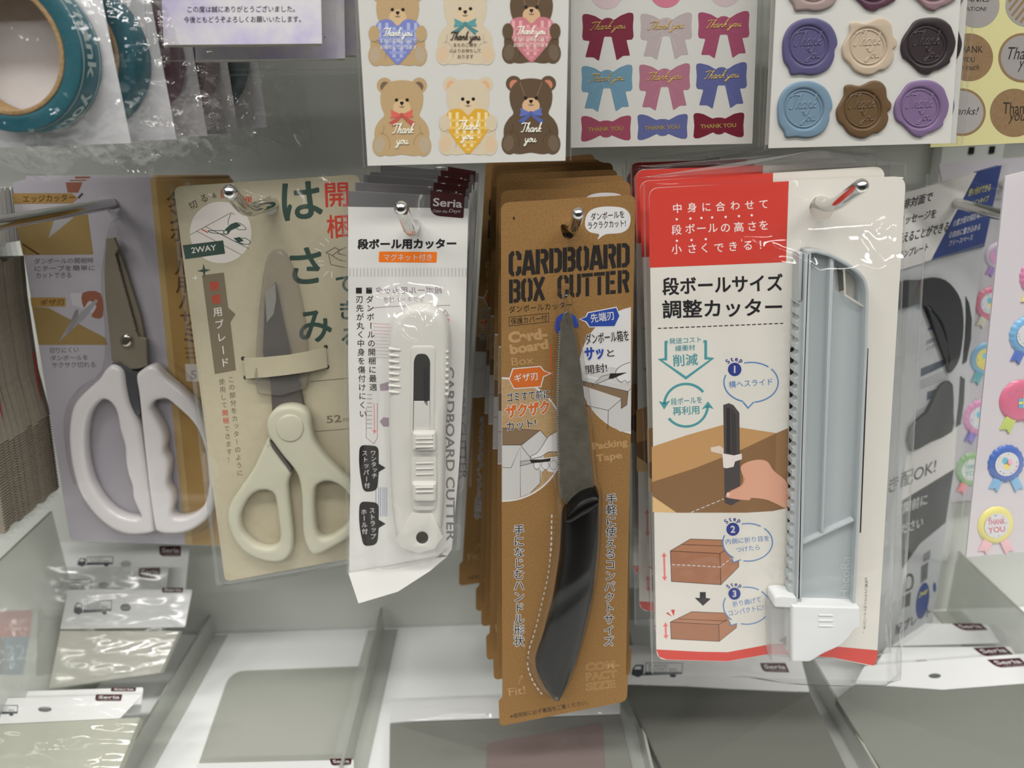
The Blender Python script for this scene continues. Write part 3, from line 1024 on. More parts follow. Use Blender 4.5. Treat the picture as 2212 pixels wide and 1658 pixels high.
def step(n, cx, cy, r, bx, by, rx, ry, tail, gap):
    m_ = MB(pw)
    m_.P(ell(bx, by, rx, ry, 40), paper_in, 2)
    m_.P([(tail[0][0], tail[0][1] - 6)] + list(tail) + [(tail[-1][0], tail[-1][1] - 6)], paper_in, 2)
    m_.P(ell(cx, cy, r, r, 28), navy_i, 4)
    m_.ch(str(n), cx, cy, r * 1.45, white_p, 5, 0.03)
    for i, (c, an) in enumerate(zip('Step', (-38, -12, 14, 40))):
        rr = r * 1.5
        m_.ch(c, cx + rr * math.sin(math.radians(an)) - 1.5, cy - rr * math.cos(math.radians(an)), r * 0.98, navy_i, 3, 0.02, an - 6)
    for a0, a1 in gap:
        m_.L(ell(bx, by, rx, ry, 26, a0, a1), 3.0, sky_i, 4)
    m_.L(tail, 3.0, sky_i, 4)
    m_.build('step_bubble', Wt)
yz = Y([(975, 385), (1115, 495), (1048, 664), (1090, 714), (1138, 662)])
step(1, yz[0][0], yz[0][1], 14.6, yz[1][0], yz[1][1], 58.5, 43, yz[2:], [(-105, -50), (-42, 82), (107, 202)])
yz = X([(1008, 218), (1140, 335), (1000, 480), (1012, 516), (1078, 490)])
step(2, yz[0][0], yz[0][1], 14.2, yz[1][0], yz[1][1], 53.5, 40.5, yz[2:], [(-104, -58), (-48, 100), (124, 202)])
yz = X([(1022, 795), (1130, 902), (975, 1040), (990, 1078), (1048, 1062)])
step(3, yz[0][0], yz[0][1], 13.2, yz[1][0], yz[1][1], 50, 40, yz[2:], [(-100, -58), (-50, -20), (32, 104), (130, 205)])
a = MB(pw)
a.P(X([(448, 412), (628, 305), (1055, 322), (893, 435)]), box_i, 0)
a.P(X([(448, 412), (893, 435), (900, 715), (458, 685)]), box_d, 0)
a.P(X([(893, 435), (1055, 322), (1060, 555), (900, 715)]), box_i, 0)
for q in ([(448, 412), (628, 305), (940, 315)], [(448, 412), (893, 435), (900, 715), (458, 685), (448, 412)], [(893, 435), (945, 400)], [(900, 715), (1060, 555), (1058, 500)], [(555, 355), (930, 368)]):
    a.L(X(q), 1.4, line_i, 1)
a.dash(X([(462, 533), (895, 556), (990, 480)]), 2.6, white_p, 7, 4, 1.5)
a.P(X([(448, 1048), (640, 955), (1040, 968), (882, 1072)]), box_i, 0)
a.P(X([(448, 1048), (882, 1072), (885, 1222), (455, 1200)]), box_d, 0)
a.P(X([(882, 1072), (1040, 975), (1040, 1095), (885, 1222)]), box_i, 0)
for q in ([(448, 1048), (640, 955), (925, 967)], [(448, 1048), (882, 1072), (885, 1222), (455, 1200), (448, 1048)], [(882, 1072), (960, 1022)], [(885, 1222), (1038, 1100), (1040, 1070)], [(525, 1020), (955, 1040)]):
    a.L(X(q), 1.4, line_i, 1)
a.P(X([(712, 780), (765, 780), (766, 832), (810, 840), (740, 903), (667, 832), (712, 832)]), ink(48, 46, 48), 1)
for q in ([(408, 970), (427, 960), (466, 1002)], [(452, 940), (487, 937), (479, 997)]):
    a.P(X(q), red_i, 1)
for x0, y0, x1, y1 in ((392, 425, 397, 680), (405, 1050, 409, 1202)):
    a.P(X([(x0, y0), (x0 + 23, y0 + 37), (x0 + 8, y0 + 37), (x1 + 8, y1 - 37), (x1 + 23, y1 - 37), (x1, y1), (x1 - 23, y1 - 37), (x1 - 8, y1 - 37), (x0 - 8, y0 + 37), (x0 - 23, y0 + 37)]), pinkred, 1)
a.build('carton_drawing', Wt)
a = MB(pw)
a.P(Y([(268, 1045), (570, 945), (875, 858), (1330, 928), (1432, 885), (1428, 1565), (1300, 1592), (1080, 1606), (480, 1606), (275, 1598)]), ink(128, 96, 66), 0)
a.P(Y([(268, 1045), (570, 945), (875, 858), (1330, 928), (1020, 1075), (640, 1225), (270, 1345)]), ink(178, 138, 92), 1)
a.P(Y([(1330, 928), (1432, 885), (1427, 1380), (1320, 1330)]), ink(140, 106, 74), 1)
a.P(Y([(275, 1465), (480, 1606), (275, 1600)]), ink(204, 170, 120), 1)
a.dash(Y([(602, 1604), (882, 1488)]), 2.4, white_p, 8, 4, 2)
a.P(Y([(770, 1050), (850, 1035), (880, 1060), (880, 1110), (775, 1085)]), ink(206, 190, 178), 2)
a.P(Y([(878, 688), (925, 672), (965, 690), (1015, 755), (1024, 1500), (945, 1545), (890, 1522)]), ink(72, 68, 68), 3)
a.P(Y([(905, 715), (935, 710), (938, 1100), (905, 1095)]), ink(48, 46, 47), 4)
a.P(Y([(945, 715), (985, 770), (990, 1110), (950, 1105)]), ink(60, 57, 58), 4)
a.P(Y([(870, 1100), (970, 1118), (1035, 1102), (1037, 1150), (978, 1170), (965, 1215), (905, 1228), (878, 1220)]), ink(214, 206, 202), 5)
a.P(smooth(Y([(1028, 1212), (1130, 1160), (1245, 1165), (1310, 1250), (1425, 1360), (1427, 1560), (1330, 1530), (1245, 1495), (1120, 1480), (1090, 1500), (920, 1480), (905, 1452), (960, 1410), (1030, 1370), (1050, 1310)]), 4), ink(206, 154, 130), 6)
a.L(smooth(Y([(1060, 1305), (1045, 1360), (1000, 1395), (930, 1420)]), 3, False), 1.2, ink(160, 108, 86), 7)
a.P(smooth(Y([(905, 1452), (915, 1432), (935, 1438), (925, 1472)]), 3), ink(226, 184, 168), 7)
a.build('carton_photo', Wt)
a = MB(pw)
a.P([(1707, 752), (1720, 740), (1728, 752), (1719, 1140), (1701, 1150)], dark_slot, 1)
a.P([(1873, 752), (1876, 752), (1860, 1150), (1857, 1150)], dark_slot, 1)
a.build('card_slit', Wt)
# cutter: tray with a raised rim, ribs, notched rail, blade
CT = bpy.data.objects.new('cutter', None); C.objects.link(CT); CT.parent = Wt
body = rounded([(1743, 540), (1764, 539), (1796, 547), (1832, 566), (1858, 584), (1873, 603), (1878, 630), (1875, 760), (1863, 1000), (1848, 1316), (1720, 1312), (1728, 1000), (1734, 800), (1741, 600)], [6, 3, 10, 10, 10, 12, 14, 0, 0, 3, 3, 0, 0, 0], 3)
win = [(1805, 573), (1812, 575), (1838, 589), (1851, 600), (1856, 615), (1854, 655), (1811, 630), (1805, 625)]
zt = 0.0088
uvb = ccw(pw.uvs(body, zt))
inn = inset(uvb, 0.0016)
a = MB(pw)
a.solid(uvb, 0.0006, 0.0046, grey_in, 0.0, holes=[pw.uvs(win, 0.0046)])
a.build('floor_plate', CT)
a = MB(pw)
a.solid(uvb, 0.0006, zt, grey_pl, 0.0006, holes=[inn], seg=2)
rib = lambda q, w, z1: None
def bar(mb, p, q, w0, w1, z0, z1, m, bev=0.0003):
    P0, P1 = mb.pl.uv(p[0], p[1], z1), mb.pl.uv(q[0], q[1], z1)
    d = (P1 - P0).normalized(); n_ = Vector((-d.y, d.x))
    k = mb.pl.k
    mb.solid([P0 + n_ * w0 * k / 2, P0 - n_ * w0 * k / 2, P1 - n_ * w1 * k / 2, P1 + n_ * w1 * k / 2], z0, z1, m, bev, seg=2)
bar(a, (1798, 556), (1777, 1150), 8.5, 6, 0.004, 0.0078, grey_pl)
bar(a, (1733, 1175), (1845, 1123), 6, 6, 0.004, 0.0078, grey_pl)
bar(a, (1746, 548), (1727, 1308), 13, 10, 0.004, zt, grey_pl)
a.build('rim', CT)
a = MB(pw)
bar(a, (1730.5, 545), (1727.5, 650), 8, 7, 0.0006, 0.0072, grey_pl)
y = 661.0
ys = []
for i in range(26):
    ys.append(y); y += 24.9
xr = lambda y: 1729 - (y - 545) * 0.0265
prev = 655
pts_r, pts_l = [], []
for y in ys:
    cx = xr(y)
    for an in range(-90, 91, 30):
        pts_l.append((cx - 5.5 + 8 * math.cos(math.radians(an)), y + 7.2 * math.sin(math.radians(an))))
    pts_l.append((cx - 6.5, y + 12.4))
out = [(xr(650) - 6.5, 650)] + pts_l + [(xr(1306) - 6.5, 1306), (xr(1306) + 15, 1306), (xr(650) + 15, 650)]
a.S(out, 0.0006, 0.0066, grey_pl, 0.0)
a.build('notched_rail', CT, label='grey rail with a row of round notches')
a = MB(pw)
a.T('HacoRa', 1825, 1280, 1829, 1191, 21, ink(177, 184, 186), 0, 0.0, up=(-1, -0.04), ext=0.05)
for i, v in enumerate(a.v):
    a.v[i] = (v[0], v[1], v[2] + 0.0047)
a.build('embossed_name', CT)
a = MB(pw)
a.L([(1809.5, 574), (1812, 630), (1861, 661)], 4.2, mat('bright_steel', (206, 202, 190), rough=0.3, metal=0.25), 0)
for i, v in enumerate(a.v):
    a.v[i] = (v[0], v[1], v[2] + 0.0066)
a.P([(1808, 576), (1824, 590), (1826, 625), (1812, 630)], ink(120, 120, 116), 0)
a.build('blade', CT)
a = MB(pw)
sl = rounded([(1711, 1308), (1859, 1312), (1861, 1357), (1846, 1361), (1838, 1374), (1820, 1394), (1775, 1414), (1751, 1430), (1711, 1430)], [3, 5, 5, 2, 6, 10, 10, 6, 5], 3)
a.S(sl, 0.0008, 0.0122, white_pl, 0.0012, seg=3)
a.S(rounded([(1672, 1289), (1690, 1286), (1722, 1290), (1726, 1314), (1672, 1312)], 6), 0.001, 0.0108, white_pl, 0.001)
for yy in (1329, 1340.5, 1352):
    bar(a, (1769, yy), (1800, yy + 0.5), 4.2, 4.2, 0.0118, 0.0128, white_pl)
s_ = a.build('slider', CT)
a = MB(pw)
fr_o, fr_i = rounded([(1664, 1310), (1709, 1310), (1709, 1430), (1667, 1429)], 4), rounded([(1669, 1317), (1702, 1317), (1702, 1424), (1671, 1424)], 3)
a.S(fr_o, 0.001, 0.0095, frost, 0.0008, seg=2)
a.S([(1684, 1383), (1700, 1374), (1707, 1376), (1707, 1392), (1696, 1391)], 0.003, 0.0036, steel, 0)
a.S([(1697, 1392), (1707, 1392), (1707, 1404), (1699, 1402)], 0.003, 0.0036, steel, 0)
a.build('blade_guard', s_, label='clear blade guard')
def bulge(seed, amp, h):
    w = wrinkle(amp, 4, 7, seed, 0.0)
    def f(a, b):
        e = min(1, 9 * min(a, 1 - a)) * min(1, 30 * min(b, 1 - b))
        c = math.exp(-((a - 0.70) / 0.31) ** 4) / (1 + math.exp(-(b - 0.112) * 60))
        return 0.0006 + max(0.0, e) * 0.0008 + h * c * e ** 0.5 + w(a, b) * 0.6
    return f
a = MB(pw)
WQ = [(1390, 396), (2006, 374), (1945, 1469), (1408, 1456)]
rw = ridges(WQ, [([(1560, 488), (1640, 500), (1700, 508), (1748, 545)], 0.0012, 6), ([(1880, 478), (1920, 440), (1958, 396)], 0.0012, 6), ([(1858, 480), (1868, 500), (1878, 522)], 0.0012, 6),
                 ([(1825, 520), (1860, 536), (1890, 525), (1920, 480), (1950, 410)], 0.0008, 6), ([(1800, 1420), (1840, 1430), (1890, 1440), (1935, 1462)], 0.0010, 7), ([(1925, 1340), (1915, 1380), (1925, 1440)], 0.0009, 6),
                 ([(1940, 1290), (1925, 1330), (1938, 1380)], 0.0009, 6), ([(1560, 1462), (1600, 1440), (1650, 1432), (1690, 1436)], 0.0010, 6), ([(1610, 1400), (1620, 1350), (1640, 1440)], 0.0007, 7), ([(1395, 404), (1500, 398), (1640, 392), (1760, 384)], 0.0008, 6), ([(1950, 900), (1945, 1100), (1930, 1250)], 0.0007, 7)])
bz = bulge(3.1, 0.0008, 0.0142)
a.sheet(WQ, lambda p, q: bz(p, q) + rw(p, q), bag, 100, 150)
a.sheet([(1390, 396), (2006, 374), (1945, 1469), (1408, 1456)], lambda a_, b_: -0.0012, bag_back, 2, 2)
a.build('clear_bag', Wt)
a = MB(pw)
a.L([(2004, 376), (1944, 1468)], 5, hot_edge, 8)
a.L([(1391, 397), (1409, 1455)], 4, hot_edge, 8)
a.build('bag_seam', Wt)
for hx, hy, Y_, ro, yw, lab in [
    (1738, 428, 0.354, 0.8, 0, 'second red and white cutter card from the front, its red corner showing at the left'),
    (1712, 412, 0.3715, -0.8, 0, 'third red and white cutter card from the front, behind its red corner'),
    (1694, 402, 0.389, 1.8, 0, 'fourth red and white cutter card from the front, bag top sticking up'),
    (1672, 394, 0.4065, -1.0, 0, 'second red and white cutter card from the back'),
    (1655, 390, 0.424, 3.0, 0, 'rearmost red and white cutter card, its bag corner rising highest')]:
    c = hang_copy(Wt, hx, hy, Y_, lab, yaw=yw, roll=ro)
    r_ = random.Random(hx)
    p1, p2, p3 = r_.uniform(1560, 1680), r_.uniform(1760, 1880), r_.uniform(1940, 1985)
    a = MB(pw)
    q = pw.uvs([(1400, 398), (2002, 376), (p3, 374 - r_.uniform(4, 20)), (p2, 366 - r_.uniform(8, 26)), (p1, 386 - r_.uniform(3, 12))], 0)
    a.add([(v.x, v.y, z) for v, z in zip(q, (0.0008, 0.0008, 0.0035, 0.001, 0.003))], [(0, 1, 3), (1, 2, 3), (0, 3, 4)], hot_edge)
    a.build('bag_flap', c)
# ---------------------------------------------------------------- bagged white retractable cutter
back_w = mat('bag_white_print', (204, 203, 199), rough=0.5, spec=0.3)
hdr_grey = ink(104, 102, 104)
logo_i = ink(62, 24, 22)
purple_i = ink(150, 136, 146)
black_i = ink(36, 34, 34)
milk = mat('white_abs', (192, 190, 184), rough=0.34, spec=0.45)
dark_in = mat('blade_grey', (84, 84, 82), rough=0.35, metal=0.5)
ps = Plane(894, 483, 0.350)
S_ = thing('magnetic_cutter_pack', 'frontmost white bagged retractable cutter with grey header band', 'cutter pack', ps, 'bagged white cutters')
hole_s = ell(893, 486, 11, 14, 18)
a = MB(ps)
shp = [(752, 412), (1012, 426), (1004, 780), (992, 1000), (976, 1185), (966, 1200), (951, 1196), (930, 1222), (862, 1266), (778, 1290), (753, 1236), (757, 1040), (752, 780)]
a.S(shp, -0.0005, 0, back_w, holes=[hole_s])
a.build('printed_bag_back', S_)
a = MB(ps)
a.P([(752, 412), (1012.0, 426), (1011, 450), (752, 446)], hdr_grey, 1, holes=())
a.P(rounded([(930, 411), (1004, 421), (1001, 471), (929, 465)], [0, 0, 3, 22], 5), logo_i, 2)
a.T('Seria', 935, 445, 998, 449, 18, white_p, 4, 0.02)
a.T('Color the', 935, 458, 966, 459.5, 6, white_p, 4, 0.0, 0.25)
a.T('Days', 969, 460.5, 995, 461.5, 9.5, white_p, 4, 0.0, 0.3)
a.build('header_logo', S_)
a = MB(ps)
a.T('段ボール用カッター', 773, 537.5, 985, 536, 21, tit_i, 2, 0.045)
a.P(rounded([(819, 543), (944, 544), (943, 567), (818, 566)], 3), ink(226, 112, 26), 1)
a.T('マグネット付き', 829, 563, 933, 563, 15, white_p, 3, 0.01)
a.P([(884, 500), (900, 500), (898, 506), (884, 507)], ink(30, 30, 30), 2)
a.T('段ボール用カッタ', 955, 634, 812, 634, 15, purple_i, 1, 0.02)
a.T('マグネット付き', 916, 652, 829, 653, 12, purple_i, 1)
a.L(smooth([(795, 667), (840, 662), (972, 659)], 4, False), 1.5, purple_i, 1)
for i in range(11):
    a.L([(842 + (i % 3) * 3, 700 + i * 7.3), (800 + (i * 7) % 12, 698 + i * 7.3)], 2.2, ink(202, 172, 176) if i < 4 else ink(190, 184, 184), 1)
a.P(ell(967, 691, 4, 4, 14), ink(214, 130, 140), 1)
a.L([(955, 682), (962, 669), (969, 681)], 1.6, purple_i, 1, True)
bar_i, wine = ink(150, 156, 176), ink(150, 110, 120)
for x in (812, 818, 822, 827, 831, 835):
    a.L([(x, 1052), (x, 1115)], 2.2, bar_i, 1)
a.L([(791, 880), (791, 945), (808, 958), (815, 945), (815, 870)], 1.2, wine, 1)
for y in range(852, 930, 9):
    a.L([(792, y), (804, y)], 1.4, purple_i, 1)
a.L([(808, 870), (809, 930)], 2, ink(220, 130, 140), 1)
a.P([(804, 929), (814, 929), (809, 937)], ink(220, 130, 140), 1)
a.P([(820, 830), (840, 824), (841, 842), (822, 844)], purple_i, 1)
a.P([(820, 910), (828, 901), (840, 902), (840, 921), (828, 921)], purple_i, 1)
a.build('header_lettering', S_)
a = MB(ps)
a.column('■ダンボールの開梱に最適', 798, 627, 806, 836, 17, black_i, 2, 0.005)
a.column('■刃先が丸く中身を傷付けにくい', 776, 627, 784, 893, 17, black_i, 2, 0.005)
a.T('CARDBOARD CUTTER', 962, 792, 964, 1168, 19, ink(126, 124, 122), 1, 0.02, up=(1, 0))
for y0, y1, ty in ((960, 1063, 1010), (1082, 1180, 1131)):
    a.P(rounded([(777, y0), (818, y0 + 3), (818, ty - 9), (833, ty), (818, ty + 9), (815, y1 - 4), (785, y1), (777, y0 + 60), (775, y0 + 30)], [12, 12, 1, 0, 1, 12, 12, 20, 20], 4), black_i, 3)
a.column('ワンタッチ', 806, 978, 809, 1027, 12.5, white_p, 5, 0.015)
a.column('ストッパー付', 788, 978, 793, 1048, 12.5, white_p, 5, 0.015)
a.column('ストラップ', 804, 1102, 806, 1158, 13, white_p, 5, 0.015)
a.column('ホール付', 786, 1105, 788, 1147, 13, white_p, 5, 0.015)
a.build('side_lettering', S_)
CU = bpy.data.objects.new('retractable_cutter', None); C.objects.link(CU); CU.parent = S_
a = MB(ps)
bodyc = [(837, 770), (839, 725), (852, 690), (876, 667), (906, 660), (938, 667), (960, 690), (970, 722), (971, 770), (966, 860), (960, 950), (957, 1090), (950, 1165), (928, 1192), (903, 1199), (876, 1193), (857, 1172), (846, 1110), (839, 960)]
wn_ = rounded([(894, 778), (900, 764), (921, 764), (929, 778), (928, 930), (892, 930)], [6, 8, 8, 6, 3, 3], 3)
a.S(bodyc, 0.0006, 0.0118, milk, 0.0042, sm=3, seg=5, holes=(), low=0.002)
b_ = a.build('body', CU, angle=60)
a = MB(ps)
a.S(rounded([(888, 747), (940, 747), (937, 938), (887, 938)], [9, 9, 2, 2], 4), 0.0112, 0.0124, milk, 0.0005, seg=2)
a.build('window_frame', b_)
a = MB(ps)
a.S(wn_, 0.0117, 0.0126, dark_in, 0.0)
a.S([(894, 866), (928, 866), (928, 930), (893, 930)], 0.0118, 0.0128, mat('carrier_plastic', (188, 187, 182), rough=0.4), 0.0002, seg=1)
tz = [(921, 780)]
for i in range(14):
    tz += [(924, 781 + i * 5), (920.5, 783.5 + i * 5)]
tz += [(929, 858), (929, 780)]
a.P(tz, ink(50, 50, 50), 0)
for i in range(len(a.v) - len(tz), len(a.v)):
    a.v[i] = (a.v[i][0], a.v[i][1], 0.0128)
a.build('blade', CU)
a = MB(ps)
for i in range(8):
    y = 756 + i * 13.2
    x1 = 866 - (3 if i % 3 else 0)
    a.S(rounded([(838, y - 5), (x1, y - 2.5), (x1, y + 3), (838, y + 1)], 3), 0.0062, 0.0124, milk, 0.0009, seg=3)
    a.S(ell(965, y + 4, 4.5, 3.4, 14), 0.006, 0.0112, milk, 0.0006, seg=3)
a.build('grip_ribs', CU)
a = MB(ps)
a.S(rounded([(888, 937), (941, 937), (945, 1075), (938, 1103), (893, 1103), (888, 1080)], [7, 7, 4, 9, 9, 4], 4), 0.0112, 0.0135, milk, 0.0006, seg=2)
a.S(rounded([(890, 934), (941, 934), (942, 975), (890, 975)], 6), 0.013, 0.0165, milk, 0.0016, seg=3)
a.S(rounded([(888, 1044), (943, 1044), (942, 1085), (892, 1085)], 6), 0.013, 0.0162, milk, 0.0016, seg=3)
for y in (948, 957, 966, 1001, 1013, 1025, 1054, 1063):
    bar(a, (898, y), (936, y - 1), 2.2, 2.2, 0.013, 0.0171 if y < 970 or y > 1040 else 0.0142, milk, 0.0002)
a.build('slide_button', CU)
a = MB(ps)
a.S([(889, 1107), (935, 1107), (957, 1160), (940, 1186), (904, 1196), (868, 1184), (853, 1166)], 0.008, 0.0123, milk, 0.0008, holes=[ell(912, 1161, 13, 13, 20)], seg=2)
a.S(ell(912, 1161, 13, 13, 20), 0.0112, 0.0119, ink(60, 58, 52), 0)
a.build('end_cap', CU)
a = MB(ps)
wf = wrinkle(0.0011, 4, 8, 8.3)
def fs(a_, b_):
    e = min(1, 6 * min(a_, 1 - a_))
    core = 1 / (1 + math.exp(-(b_ - 0.26) * 34)) * (1 if b_ < 0.965 else max(0, (1 - b_) / 0.035))
    return 0.0005 + e ** 0.6 * (0.0006 + 0.0162 * core * math.exp(-((a_ - 0.57) / 0.34) ** 4)) + wf(a_, b_) * (0.25 + 1.0 * core)
SQ = [(742, 410), (1027, 426), (992, 1186), (752, 1238)]
rs = ridges(SQ, [([(793, 600), (820, 612), (850, 606), (870, 600)], 0.0012, 5), ([(850, 602), (856, 625), (866, 660)], 0.0010, 5), ([(870, 605), (900, 632), (935, 612)], 0.0013, 6), ([(905, 625), (918, 650), (918, 680)], 0.0016, 7),
                 ([(770, 745), (800, 740), (840, 720)], 0.0010, 5), ([(870, 668), (900, 690), (925, 680)], 0.0010, 5), ([(985, 650), (1000, 655), (988, 668)], 0.0010, 4), ([(935, 660), (945, 650), (955, 638)], 0.0009, 4), ([(790, 450), (830, 458), (850, 448)], 0.0006, 5), ([(760, 1205), (800, 1190), (850, 1180)], 0.0010, 6), ([(850, 1010), (880, 1040), (885, 1100)], 0.0008, 6)])
a.sheet(SQ, lambda p, q: fs(p, q) + rs(p, q), bag, 70, 190)
a.build('clear_bag', S_)
a = MB(ps)
for p, q in (((744, 411), (752, 1238)), ((1024, 427), (990, 1186))):
    a.L([p, q], 9, hot_edge, 10)
for i in range(34):
    x = 756 + i * 7.6
    a.L([(x, 578), (x, 597)], 3.2, hot_edge, 11)
a.build('bag_seal', S_)
# flap folded toward the light at the foot of the bag
a = MB(ps)
q = ps.uvs([(753, 1236), (966, 1200), (930, 1226), (862, 1267), (778, 1291)], 0)
a.add([(q[0].x, q[0].y, 0.0006), (q[1].x, q[1].y, 0.0006), (q[2].x, q[2].y, 0.003), (q[3].x, q[3].y, 0.0045), (q[4].x, q[4].y, 0.005)], [(4, 3, 0), (3, 2, 0), (2, 1, 0)], back_w)
a.build('bag_flap', S_)
for hx, hy, Y_, ro, yw, lab in [
    (902, 462, 0.3705, -0.4, 0, 'second bagged white cutter from the front, its side lettering showing at the right'),
    (912, 444, 0.391, -1.2, 0, 'third bagged white cutter from the front, its dark logo corner showing'),
    (922, 430, 0.4115, 1.2, 0, 'fourth bagged white cutter from the front, in the shade'),
    (936, 418, 0.432, -1.8, 0, 'rearmost bagged white cutter, only its dark header showing')]:
    hang_copy(S_, hx, hy, Y_, lab, yaw=yw, roll=ro)
# ---------------------------------------------------------------- cream card with the two-way scissors
cream_b = mat('cream_board', (174, 166, 143), rough=0.65, spec=0.2, mottle=(240, (168, 160, 137), 0.3, 0.75))
cream_pl = mat('cream_plastic', (176, 174, 155), rough=0.45, spec=0.35)
green_i = ink(54, 74, 66)
bron_i = ink(114, 104, 86)
redd_i = ink(186, 62, 48)
soft_w = ink(206, 200, 194)
teflon = mat('dark_coated_steel', (98, 94, 90), rough=0.4, metal=0.4, spec=0.4)
grind = mat('ground_edge', (190, 190, 188), rough=0.35, metal=0.4, bump=(900, 0.3, 0.0004))
pc = Plane(583, 444, 0.375)
CS = thing('opening_scissors_pack', 'cream card with cream-handled scissors under a paper strap', 'scissors pack', pc)
E1 = lambda pts: zm(360, 370, 3.605, pts)
E2 = lambda pts: zm(420, 780, 3.316, pts)
card_c = rounded([(375, 403), (776, 376), (848, 1188), (486, 1256)], [18, 18, 14, 14], 5)
a = MB(pc)
hole_c = ell(583, 444, 17, 20, 20)
dots = [(525, 774, 4.6), (704, 749, 4.6), (530, 815, 4.4), (707, 792, 4.4)]
a.S(card_c, -0.0006, 0, cream_b, holes=[hole_c])
a.build('backing_card', CS)
a = MB(pc)
strap = [(527, 773), (572, 771), (622, 766), (662, 759), (704, 750), (708, 793), (668, 802), (620, 809), (575, 814), (531, 817)]
n_ = 5
top_ = strap[:5]; bot_ = strap[:4:-1]
zs = [0.0014, 0.0056, 0.0066, 0.0056, 0.0014]
vs = []
for z0 in (0.0, 0.0004):
    for row in (top_, bot_):
        for (x, y), z in zip(row, zs):
            q = pc.uv(x, y, z)
            vs.append((q.x, q.y, z + z0))
fs = []
for i in range(4):
    fs += [(5 + i, 6 + i, 1 + i, i), (10 + i, 11 + i, 16 + i, 15 + i), (i, i + 1, 11 + i, 10 + i), (15 + i, 16 + i, 6 + i, 5 + i)]
a.add(vs, [f[::-1] for f in fs], cream_b)
a.build('card_strap', CS, label='cream card strap holding the blades')
a = MB(pc)
for x, y, r in dots:
    a.P(ell(x, y, r, r, 16), ink(58, 54, 48), 1)
a.build('punched_holes', CS)
a = MB(pc)
a.T('は', 614, 476, 697, 468, 78, green_i, 2, 0.02)
a.T('さ', 632, 614, 697, 609, 76, green_i, 2, 0.02)
a.T('み', 650, 741, 718, 734, 66, green_i, 2, 0.02)
a.T('開', 704, 447, 753, 445, 51, redd_i, 2, 0.012)
a.T('梱', 708, 515, 756, 512, 50, redd_i, 2, 0.012)
a.column('できる', 746, 612, 756, 726, 46, green_i, 2, 0.02, -4)
a.chars('切る', [(417, 442), (441, 428)], 19, ink(96, 84, 70), 2, 0.01, -22)
a.ch('&', 463, 422, 15, ink(96, 96, 90), 2, 0.0, -14)
a.chars('開梱', [(486, 418), (534, 434)], 21, redd_i, 2, 0.01, 0)
a.T('2WAY', 414, 547, 468, 540, 12.5, soft_w, 4, 0.01)
for c, p in zip('開梱用ブレード', E1([(372, 892), (385, 995), (398, 1092), (410, 1190), (425, 1290), (440, 1390), (452, 1487)])):
    a.ch(c, p[0], p[1], 21, redd_i if c in '開梱' else soft_w, 4, 0.012, 84 if c == 'ー' else -7)
a.column('この部分をカッターのように', 499, 819, 518, 1021, 14, bron_i, 2, 0.0, -5)
t_ = '使用して開梱できます！'
for i, c in enumerate(t_):
    a.ch(c, 479 + 18 * i / 10, 824 + 168 * i / 10, 14, redd_i if c in '開梱' else bron_i, 2, 0.0, -5)
a.T('52', 706, 914, 738, 911, 16, bron_i, 2, 0.02)
a.T('mm', 742, 911, 760, 909, 8, bron_i, 2)
a.L([(670, 824), (790, 813)], 1.6, bron_i, 2); a.L([(676, 932), (800, 922)], 1.6, bron_i, 2)
a.build('lettering', CS)
a = MB(pc)
c_ = E1([(420, 475)])[0]
circ = ell(c_[0], c_[1], 66.5, 66.5, 48)
a.P(circ, soft_w, 0)
for q, w, m in ([[(180, 495), (500, 322), (530, 335)], 1.2, bron_i], [[(235, 465), (585, 650)], 1.2, bron_i], [[(300, 428), (640, 600)], 1.2, green_i], [[(500, 330), (478, 385), (480, 420)], 1.2, green_i], [[(272, 450), (322, 476)], 2.4, redd_i],
                [[(320, 462), (440, 460), (455, 490), (340, 476), (320, 462)], 1.5, green_i], [[(430, 492), (520, 540), (600, 565)], 1.4, green_i]):
    a.L(E1(q), w, m, 1)
a.P(E1([(455, 450), (500, 410), (540, 395), (580, 420), (545, 440), (500, 460), (480, 490)]), green_i, 1)
a.P(E1([(520, 520), (570, 510), (600, 540), (560, 555)]), green_i, 1)
a.L(smooth(E1([(548, 400), (590, 415), (618, 448), (590, 455), (545, 445)]), 3), 1.3, green_i, 2, True)
a.L(smooth(E1([(560, 530), (610, 520), (652, 548), (630, 568), (570, 560)]), 3), 1.3, green_i, 2, True)
p_ = E1([(460, 474)])[0]
a.P(ell(p_[0], p_[1], 5.5, 5.5, 16), green_i, 2)
a.P(ell(p_[0], p_[1], 3.4, 3.4, 16), soft_w, 3)
a.P(E1([(125, 575), (440, 537), (455, 640), (145, 683)]), green_i, 3)
def spark(mb, cx, cy, r, m, L):
    q = []
    for i in range(4):
        an = math.radians(90 * i - 5)
        q += [(cx + r * math.cos(an), cy + r * math.sin(an)), (cx + r * 0.26 * math.cos(an + math.pi / 4), cy + r * 0.26 * math.sin(an + math.pi / 4))]
    mb.P(q, m, L)
spark(a, 440.5, 584, 15, green_i, 4)
spark(a, 422, 600, 8, soft_w, 4)
a.P(E1([(275, 808), (445, 787), (480, 1060), (536, 1112), (497, 1175), (540, 1548), (375, 1578)]), bron_i, 1)
a.L(E1([(1240, 632), (1310, 592), (1345, 612), (1290, 655), (1240, 632)]), 1.6, bron_i, 2)
a.L(E1([(1345, 612), (1400, 590)]), 1.6, bron_i, 2)
a.L(E1([(1262, 650), (1278, 725), (1400, 750)]), 1.8, bron_i, 2)
a.L(E1([(1290, 655), (1345, 690), (1400, 700)]), 1.6, bron_i, 2)
a.L(E1([(1345, 612), (1335, 640), (1400, 655)]), 1.6, bron_i, 2)
